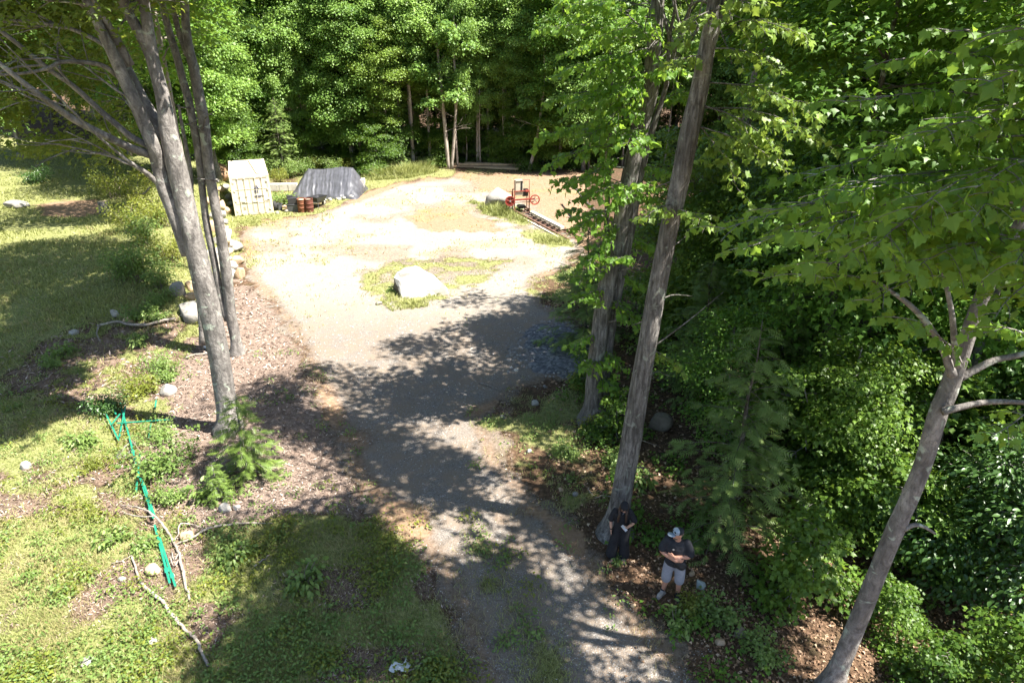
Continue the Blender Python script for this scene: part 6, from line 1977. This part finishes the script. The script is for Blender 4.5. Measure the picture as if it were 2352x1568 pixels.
for u, v, pi, sc, lb, gp in [
    (262, 455, 0, 1.25, 'tall orange tinged yellow green shrub at the top of the left bank', LEFT), (320, 470, 0, 1.2, 'yellow green shrub under the low limb of the big maple', LEFT), (300, 535, 0, 1.0, 'yellow green shrub right of the log round', LEFT), (365, 520, 0, 1.1, 'yellow shrub left of the forked maple stem', LEFT), (390, 600, 0, .85, 'yellow green shrub around the thin stub trunk', LEFT),
    (325, 645, 1, 1.25, 'dense dark green bush at the end of the lawn', LEFT), (285, 640, 1, .9, 'lighter grassy bush left of the dense dark one', LEFT), (370, 660, 1, .8, 'green bush between the dark bush and the stones', LEFT), (335, 560, 1, 1.1, 'green shrub below the yellow ones', LEFT),
    (325, 730, 2, 1.1, 'low leafy bush above the flat tan stone', LEFT), (372, 695, 2, 1.0, 'low leafy bush beside the squarish grey stone', LEFT), (360, 735, 2, .8, 'low bush left of the large flat boulder', LEFT), (150, 815, 4, 1.6, 'rosette plant on the brown soil at left', LEFT), (120, 840, 2, .8, 'pale green low plant left of the rosette', LEFT),
    (360, 850, 5, .75, 'leafy bush above the yellow green bush by the white stone', LEFT), (320, 905, 3, 1.0, 'bright yellow green bush beside the white stone', LEFT), (385, 870, 2, .9, 'leafy bush right of the yellow green bush', LEFT), (245, 945, 6, .9, 'dark pointed leaf bush just above the fence posts', LEFT),
    (380, 1085, 5, 1.15, 'large leafy bush right of the green posts', LEFT), (365, 1010, 5, .7, 'small bush at the end of the crosswise post', LEFT), (190, 1020, 4, 1.4, 'small pale bush among tan grass left of the posts', LEFT), (390, 1150, 2, .8, 'low dark bush below the large leafy bush', LEFT), (215, 1075, 3, .5, 'yellowish plant left of the upper posts', LEFT),
    (490, 1135, 4, 1.6, 'broad leaved sprout in front of the tiny hemlock', LEFT), (320, 790, 4, 1.4, 'small sprout on the mulch below the grey log', LEFT), (85, 420, 6, 1.5, 'dark round bush on the shaded lawn at far left', LEFT),
    (540, 1290, 4, 1.3, 'dark leafy weed right of the forked branch', LEFT), (700, 1345, 4, 1.6, 'big leaved yellow green weed at the edge of the bottom shade', LEFT), (265, 1245, 4, 1.2, 'leafy weed clump left of the forked branch', LEFT), (330, 1260, 4, 1.0, 'weed clump touching the lowest post pair', LEFT),
    (640, 420, 0, .7, 'bright bush left end behind container', 'bushes behind container and tarp'), (668, 408, 1, 1.0, 'bright green bush behind the tarp left corner', 'bushes behind container and tarp'), (700, 402, 1, 1.1, 'bright green bush behind the left half of the tarp', 'bushes behind container and tarp'), (765, 400, 1, 1.0, 'light bush behind the right half of the tarp', 'bushes behind container and tarp'), (645, 470, 2, 1.6, 'green weedy bush between container and tarp', 'bushes behind container and tarp'), (790, 395, 0, .7, 'yellow bush behind the right shoulder of the tarp', 'bushes behind container and tarp'),
    (622, 405, 1, 1.1, 'green bush behind the right rear corner of the container', 'bushes behind container and tarp'), (730, 392, 0, .8, 'lime bush at the foot of the dark straight tree', 'bushes behind container and tarp'), (985, 390, 1, .8, 'green bush at the right end of the tall grass', 'bushes behind container and tarp'), (830, 402, 6, .9, 'dark bush right of the tarp top', 'bushes behind container and tarp'),
    (1418, 1290, 4, .6, 'bright sprout in front of the woman in black', 'plants on the right verge'), (1590, 1400, 3, .6, 'bright leafy bush at the feet of the man', 'plants on the right verge'), (1560, 1440, 4, 1.2, 'leafy plant below the bush at the feet of the man', 'plants on the right verge'), (1460, 1115, 4, 1.5, 'sunlit seedling right of the ash trunk', 'plants on the right verge'),
    (1840, 1340, 2, 1.2, 'fern like green plant right of the dark litter', 'plants on the right verge'), (1745, 1500, 2, .8, 'low green plant in the dappled litter', 'plants on the right verge'), (1640, 1420, 2, .9, 'low green plant right of the bluish stone', 'plants on the right verge'), (1370, 985, 3, .9, 'sunlit yellow bush at the foot of the double maple', 'plants on the right verge'), (1330, 890, 3, .8, 'pale bush at the end of the crushed stone', 'plants on the right verge'), (1300, 1045, 2, .8, 'low green plant on the grassy verge', 'plants on the right verge'),
    (1420, 1075, 2, 1.0, 'leafy plant in the gap between double maple and ash', 'plants on the right verge'), (1340, 690, 1, .9, 'green bush at the road side of the thin hemlock', 'plants on the right verge'), (1310, 640, 2, 1.0, 'low bush at the corner of the shade by the clearing', 'plants on the right verge'), (1190, 485, 4, 1.4, 'dark green weed at the left foot of the sawmill', 'plants on the right verge'), (905, 672, 4, 1.3, 'green sprig against the dark side of the white boulder', 'plants on the right verge')]:
    p = at(u, v)
    plant(SHR[pi], (p[0], p[1], p[2]), lb, 'bush' if SHR[pi][0] != 'leafy_plant' else 'plant', gp, rnd.uniform(0, 6.28), sc)
# ------------------------------------------------------------------ two people
M['skin'] = plain('skin', (0.48, 0.27, 0.19), .55, 0, .35, .06, 5, .03)
M['skin_tan'] = plain('sun reddened skin', (0.50, 0.25, 0.17), .55, 0, .35, .08, 5, .03)
M['cloth_black'] = plain('black cloth', (0.022, 0.022, 0.026), .85, 0, .2, .25, 9, .3)
M['cloth_black2'] = plain('charcoal black shirt', (0.03, 0.031, 0.037), .85, 0, .2, .25, 9, .3)
M['cloth_grey'] = plain('grey shorts cloth', (0.27, 0.27, 0.31), .85, 0, .2, .12, 9, .3)
M['hair'] = plain('dark brown hair', (0.045, 0.024, 0.016), .5, 0, .4, .3, 20, .3)
M['hair_grey'] = plain('short brown grey hair', (0.13, 0.10, 0.08), .6, 0, .3, .3, 20, .3)
M['cap_blue'] = plain('pale grey blue cap', (0.30, 0.36, 0.43), .8)
M['cap_black'] = plain('black mesh cap back', (0.022, 0.024, 0.03), .8)
M['glass_black'] = plain('dark sunglasses', (0.012, 0.012, 0.012), .15, 0, .6)
M['shoe_grey'] = plain('grey shoe', (0.33, 0.31, 0.29), .8)
M['shoe_black'] = plain('black shoe leather', (0.02, 0.02, 0.022), .5)
M['phone_white'] = plain('pale phone case', (0.55, 0.55, 0.57), .35)
M['lip'] = plain('lips', (0.36, 0.13, 0.11), .5)
M['brow'] = plain('brows and eyes', (0.03, 0.02, 0.016), .6)
DG = bpy.context.evaluated_depsgraph_get


def remesh(mb, name, mat, parent, vox=.011, smooth=6, shrink=0.0):
    """one continuous surface from overlapping shapes"""
    me = mb.mesh(name, mat)
    tmp = bpy.data.objects.new(name, me)
    C.objects.link(tmp)
    md = tmp.modifiers.new('r', 'REMESH')
    md.mode, md.voxel_size = 'VOXEL', vox
    ms = tmp.modifiers.new('s', 'SMOOTH')
    ms.factor, ms.iterations = .5, smooth
    bpy.context.view_layer.update()
    out = bpy.data.meshes.new_from_object(tmp.evaluated_get(DG()))
    bpy.data.objects.remove(tmp)
    out.name = name
    out.polygons.foreach_set('use_smooth', [True] * len(out.polygons))
    if not out.materials: out.materials.append(mat)
    return link(name, out, parent)


def limb(mb, pts, rad, n=14):
    P = smooth_path(pts, 4)
    r = np.interp(np.linspace(0, 1, len(P)), np.linspace(0, 1, len(rad)), rad)
    mb.tube(P, r, n)
    for p_, q_ in ((pts[0], rad[0]), (pts[-1], rad[-1])): mb.ell(p_, (q_, q_, q_))


def hand(mb, w, d, up, side, s=1.0, curl=.5):
    """wrist w, direction d of the palm, normal `up` of the back of the hand, thumb side `side`"""
    w, d, up, side = (np.array(k, float) for k in (w, d, up, side))
    d, up, side = unit(d), unit(up), unit(side)
    rot = Matrix((Vector(side), Vector(d), Vector(up))).transposed().to_quaternion()
    mb.ell(w + d * .045 * s, (.040 * s, .055 * s, .018 * s), rot=rot)
    for k in range(4):
        b = w + d * .088 * s + side * (.030 - .020 * k) * s
        ln = (.068, .076, .070, .055)[k] * s
        p1 = b + d * ln * .5 - up * ln * .12 * curl
        p2 = p1 + (d * (1 - curl) - up * curl) * ln * .5
        mb.tube([b - d * .02 * s, b, p1, p2], [.0095 * s, .0095 * s, .0088 * s, .0075 * s], 8)
    t0 = w + d * .03 * s + side * .034 * s
    mb.tube([t0 - side * .015 * s, t0 + side * .02 * s + d * .025 * s, t0 + side * .022 * s + d * .058 * s - up * .015 * s], [.014 * s, .011 * s, .009 * s], 8)


def head_shapes(mb, c, rot, s=1.0):
    m = rot.to_matrix()

    def P(x, y, z): return np.array(Vector(c) + m @ (Vector((x, y, z)) * s))
    mb.ell(P(0, .012, .028), (.076 * s, .096 * s, .095 * s), 18, 14, rot)
    mb.ell(P(0, -.018, -.045), (.058 * s, .070 * s, .070 * s), 16, 12, rot)
    mb.ell(P(0, -.045, -.088), (.030 * s, .030 * s, .024 * s), 12, 8, rot)
    mb.tube([P(0, -.082, .018), P(0, -.102, -.018), P(0, -.095, -.030)], [.010 * s, .015 * s, .012 * s], 8)
    for e in (-1, 1):
        mb.ell(P(e * .076, .012, -.005), (.012 * s, .020 * s, .032 * s), 8, 8, rot)
        mb.ell(P(e * .034, -.068, -.014), (.022 * s, .02 * s, .018 * s), 8, 6, rot)
    mb.ell(P(0, -.085, -.058), (.024 * s, .010 * s, .010 * s), 8, 6, rot)
    return P


def face(P, rot, par, s=1.0):
    for e in (-1, 1):
        MB().ell(P(e * .031, -.082, .014), (.013 * s, .008 * s, .007 * s), 10, 6, rot).build('eye', M['brow'], par, smooth=True)
        MB().ell(P(e * .032, -.086, .032), (.018 * s, .007 * s, .004 * s), 10, 6, rot).build('eyebrow', M['brow'], par, smooth=True)
    MB().ell(P(0, -.094, -.058), (.022 * s, .006 * s, .006 * s), 10, 6, rot).build('mouth', M['lip'], par, smooth=True)


# --- woman looking down at her phone; -y of her own frame is where she faces
g = at(1421, 1284)
t = thing('person', 'person in black clothes and wide trousers looking down at a phone by the ash trunk', 'person', g, R(-6))
hc, hr = (.02, -.10, 1.545), Euler((R(38), 0, R(4)))
b = MB()
P = head_shapes(b, hc, hr, 1.0)
limb(b, [(0, .02, 1.34), (.005, -.01, 1.42), (.015, -.06, 1.50)], [.06, .05, .05])
b.ell((0, .02, 1.22), (.15, .095, .19)); b.ell((0, .02, 1.02), (.13, .09, .16)); b.ell((0, .03, .92), (.155, .11, .13))
limb(b, [(-.17, .02, 1.345), (-.235, .035, 1.10), (-.225, -.04, .88)], [.050, .040, .026])
hand(b, (-.225, -.04, .885), (.02, -.05, -1), (-1, 0, 0), (0, -1, 0), .95, .25)
limb(b, [(.17, .02, 1.345), (.265, -.02, 1.115), (.10, -.235, 1.115)], [.050, .040, .026])
hand(b, (.105, -.23, 1.115), (-.75, -.62, .1), (.3, -.4, -.85), (-.4, .5, .75), .95, .45)
for s in (-1, 1):
    limb(b, [(s * .085, .03, .88), (s * .115 - .02, .01, .48), (s * .125 - .03, .05, .09)], [.09, .058, .038])
    f = MB()
    b.ell((s * .13 - .03, -.015, .045), (.040, .115, .038))
    for k in range(5): b.ell((s * .13 - .03 + (k - 2) * .016, -.125, .03), (.011, .020, .013))
remesh(b, 'body', M['skin'], t, .0085, 4)
face(P, hr, t)
sh = MB()
sh.ell((0, .02, 1.24), (.185, .125, .17)); sh.ell((0, .02, 1.08), (.165, .12, .20)); sh.ell((0, .02, 1.33), (.175, .085, .075)); sh.tube([(0, .03, .88), (0, .025, 1.1), (0, .02, 1.3)], [.178, .165, .165], 20, squash=(1, .74, 1))
limb(sh, [(-.15, .02, 1.35), (-.205, .03, 1.21), (-.232, .03, 1.12)], [.075, .070, .072])
limb(sh, [(.15, .02, 1.35), (.225, .01, 1.22), (.262, -.012, 1.14)], [.075, .072, .074])
remesh(sh, 'shirt', M['cloth_black'], t, .012, 5)
tr = MB()
tr.ell((0, .03, .93), (.172, .125, .13))
for s in (-1, 1): limb(tr, [(s * .082, .03, .86), (s * .115 - .02, .02, .50), (s * .145 - .03, .04, .13)], [.108, .108, .128], 18)
remesh(tr, 'trousers', M['cloth_black'], t, .013, 5)
for s in (-1, 1):
    x = s * .13 - .03
    f = MB()
    f.box((x, -.03, .012), (.085, .25, .022))
    for y in (-.09, -.02, .05): f.tube([(x - .042, y, .02), (x - .03, y, .075), (x, y, .092), (x + .03, y, .075), (x + .042, y, .02)], .009, 6)
    f.build('sandal', M['shoe_black'] if s < 0 else M['shoe_grey'], t)
hm = MB()
m3 = hr.to_matrix()
hm.ell(P(0, .028, .045), (.088, .100, .093), 18, 14, hr)
for s in (-1, 1): hm.tube(smooth_path([P(s * .068, .03, .0), (s * .085 + .01, -.06, 1.45), (s * .075, -.115, 1.36), (s * .085 - .01, -.125, 1.24), (s * .085 - .01, -.12, 1.14)], 3), [.03, .033, .033, .033, .033, .033, .032, .03, .03, .028, .026, .02, .012][:13], 8)
hm.ell((0, .06, 1.44), (.075, .04, .10), 14, 10)
remesh(hm, 'hair', M['hair'], t, .010, 3)
cp = MB()
cp.ell(P(0, .02, .062), (.092, .108, .085), 20, 12, hr)
remesh(cp, 'knit_cap', M['cloth_black'], t, .009, 3)
sg = MB()
for s in (-1, 1):
    sg.ell(P(s * .036, -.088, .062), (.032, .012, .022), 12, 8, hr)
    sg.tube([P(s * .066, -.078, .062), P(s * .088, .0, .055)], .004, 5)
sg.tube([P(-.02, -.094, .064), P(.02, -.094, .064)], .004, 5)
sg.build('sunglasses', M['glass_black'], t, smooth=True)
MB().disc_ring((-.226, -.03, .90), (0, -.1, -1), .026, .036, .022, 16).build('wristwatch', M['shoe_black'], t)
MB().tube([P(0, -.045, -.115), (.0, -.105, 1.36)], .003, 4).build('pendant', M['phone_white'], t)
ph = MB().box((0, 0, 0), (.075, .15, .009)).build('phone', M['phone_white'], None, bevel=.003)
tag(ph, 'pale phone held in the hand of the person in wide black trousers', 'phone')
ph.matrix_world = Matrix.Translation(t.location) @ Matrix.Rotation(R(-6), 4, 'Z') @ Matrix.Translation((.035, -.292, 1.142)) @ Euler((R(28), 0, R(50))).to_matrix().to_4x4()

# --- man with folded arms, head turned to the left of the picture
g = at(1540, 1368)
t = thing('person', 'person with folded arms in black shirt, grey shorts and two tone cap', 'person', g, R(-18))
hc, hr = (-.01, -.03, 1.685), Euler((R(2), 0, R(-52)))
b = MB()
P = head_shapes(b, hc, hr, 1.06)
limb(b, [(0, .02, 1.46), (0, .01, 1.54), (-.005, -.005, 1.62)], [.085, .066, .062])
b.ell((0, .02, 1.33), (.195, .125, .20)); b.ell((0, .01, 1.10), (.175, .125, .18)); b.ell((0, .02, .97), (.175, .125, .14))
limb(b, [(-.215, .02, 1.455), (-.285, -.03, 1.19), (.02, -.225, 1.165)], [.066, .052, .036])
hand(b, (.02, -.222, 1.165), (1, .12, .12), (.1, -1, .1), (0, .1, 1), 1.05, .3)
limb(b, [(.215, .02, 1.455), (.285, -.03, 1.20), (-.01, -.205, 1.235)], [.066, .052, .036])
hand(b, (-.01, -.205, 1.235), (-1, .25, .1), (-.1, -1, .1), (0, .1, 1), 1.05, .3)
limb(b, [(-.10, .02, .92), (-.13, -.03, .50), (-.17, .03, .09)], [.105, .066, .044])
limb(b, [(.10, .02, .92), (.13, -.02, .50), (.14, .04, .09)], [.105, .066, .044])
remesh(b, 'body', M['skin_tan'], t, .0095, 4)
face(P, hr, t, 1.06)
sh = MB()
sh.ell((0, .02, 1.35), (.232, .152, .19)); sh.ell((0, .005, 1.13), (.205, .155, .22)); sh.ell((0, .02, 1.45), (.222, .105, .075))
sh.tube([(0, .015, .90), (0, .01, 1.1), (0, .015, 1.35)], [.212, .21, .215], 22, squash=(1, .72, 1))
limb(sh, [(-.19, .02, 1.46), (-.262, .0, 1.32), (-.280, -.02, 1.25)], [.092, .086, .085])
limb(sh, [(.19, .02, 1.46), (.262, .0, 1.32), (.282, -.02, 1.24)], [.092, .086, .085])
remesh(sh, 'shirt', M['cloth_black2'], t, .013, 5)
tr = MB()
tr.ell((0, .02, .94), (.195, .142, .12))
limb(tr, [(-.095, .02, .90), (-.125, -.01, .68), (-.135, -.02, .49)], [.120, .112, .105], 18)
limb(tr, [(.095, .02, .90), (.125, .0, .68), (.132, -.01, .49)], [.120, .112, .105], 18)
remesh(tr, 'shorts', M['cloth_grey'], t, .012, 4)
for x, y, rz, mt in ((-.175, -.01, -.5, 'shoe_grey'), (.145, .0, .35, 'shoe_black')):
    rot = Euler((0, 0, rz))
    f = MB()
    q = rot.to_matrix() @ Vector((0, -.05, 0))
    f.ell((x + q.x, y + q.y, .05), (.052, .145, .052), 14, 10, rot)
    f.ell((x, y + .03, .085), (.05, .06, .06), 12, 8, rot)
    f.box((x + q.x, y + q.y, .014), (.10, .28, .028), rz=rz)
    remesh(f, 'shoe', M[mt], t, .010, 3)
    MB().tube([(x, y + .03, .10), (x, y + .028, .16)], [.048, .050], 12).build('sock', M['shoe_black'], t, smooth=True)
hm = MB()
hm.ell(P(0, .028, .02), (.084, .100, .088), 18, 14, hr)
remesh(hm, 'hair', M['hair_grey'], t, .010, 3)
bd = MB()
bd.ell(P(0, -.045, -.070), (.058, .056, .045), 14, 10, hr)
remesh(bd, 'beard', M['hair_grey'], t, .009, 3)
cp = MB()
cp.ell(P(0, .012, .070), (.096, .115, .078), 20, 12, hr)
cap = remesh(cp, 'cap', M['cap_black'], t, .009, 3)
fp = MB()
fp.ell(P(0, -.030, .078), (.092, .080, .076), 18, 12, hr)
remesh(fp, 'cap_front', M['cap_blue'], cap, .009, 3)
br = MB()
rot2 = (hr.to_matrix() @ Euler((R(-12), 0, 0)).to_matrix()).to_euler()
br.ell(P(0, -.145, .040), (.078, .085, .012), 18, 8, rot2)
br.build('brim', M['cap_blue'], cap, smooth=True)
sg = MB()
for s in (-1, 1):
    sg.ell(P(s * .036, -.092, .098), (.032, .012, .018), 12, 8, hr)
    sg.tube([P(s * .066, -.082, .098), P(s * .098, .01, .090)], .004, 5)
sg.build('sunglasses', M['glass_black'], t, smooth=True)
MB().ell((-.06, -.135, 1.36), (.022, .008, .026), 10, 8).build('shirt_print', M['shoe_grey'], t, smooth=True)
bg_ = MB()
bg_.ell((.115, -.145, 1.01), (.13, .06, .105), 16, 10)
bg_.ell((.135, -.165, .98), (.09, .055, .07), 14, 10)
bag = remesh(bg_, 'shoulder_bag', M['shoe_black'], None, .011, 3)
bag.matrix_world = Matrix.Translation(t.location) @ Matrix.Rotation(R(-18), 4, 'Z')
MB().tube(smooth_path([(-.10, -.150, 1.03), (.05, -.168, 1.05), (.16, -.12, 1.12), (.235, .02, 1.14)], 3), .012, 6).build('strap', M['shoe_black'], bag)
tag(bag, 'black bag slung at the waist of the person with folded arms', 'bag')
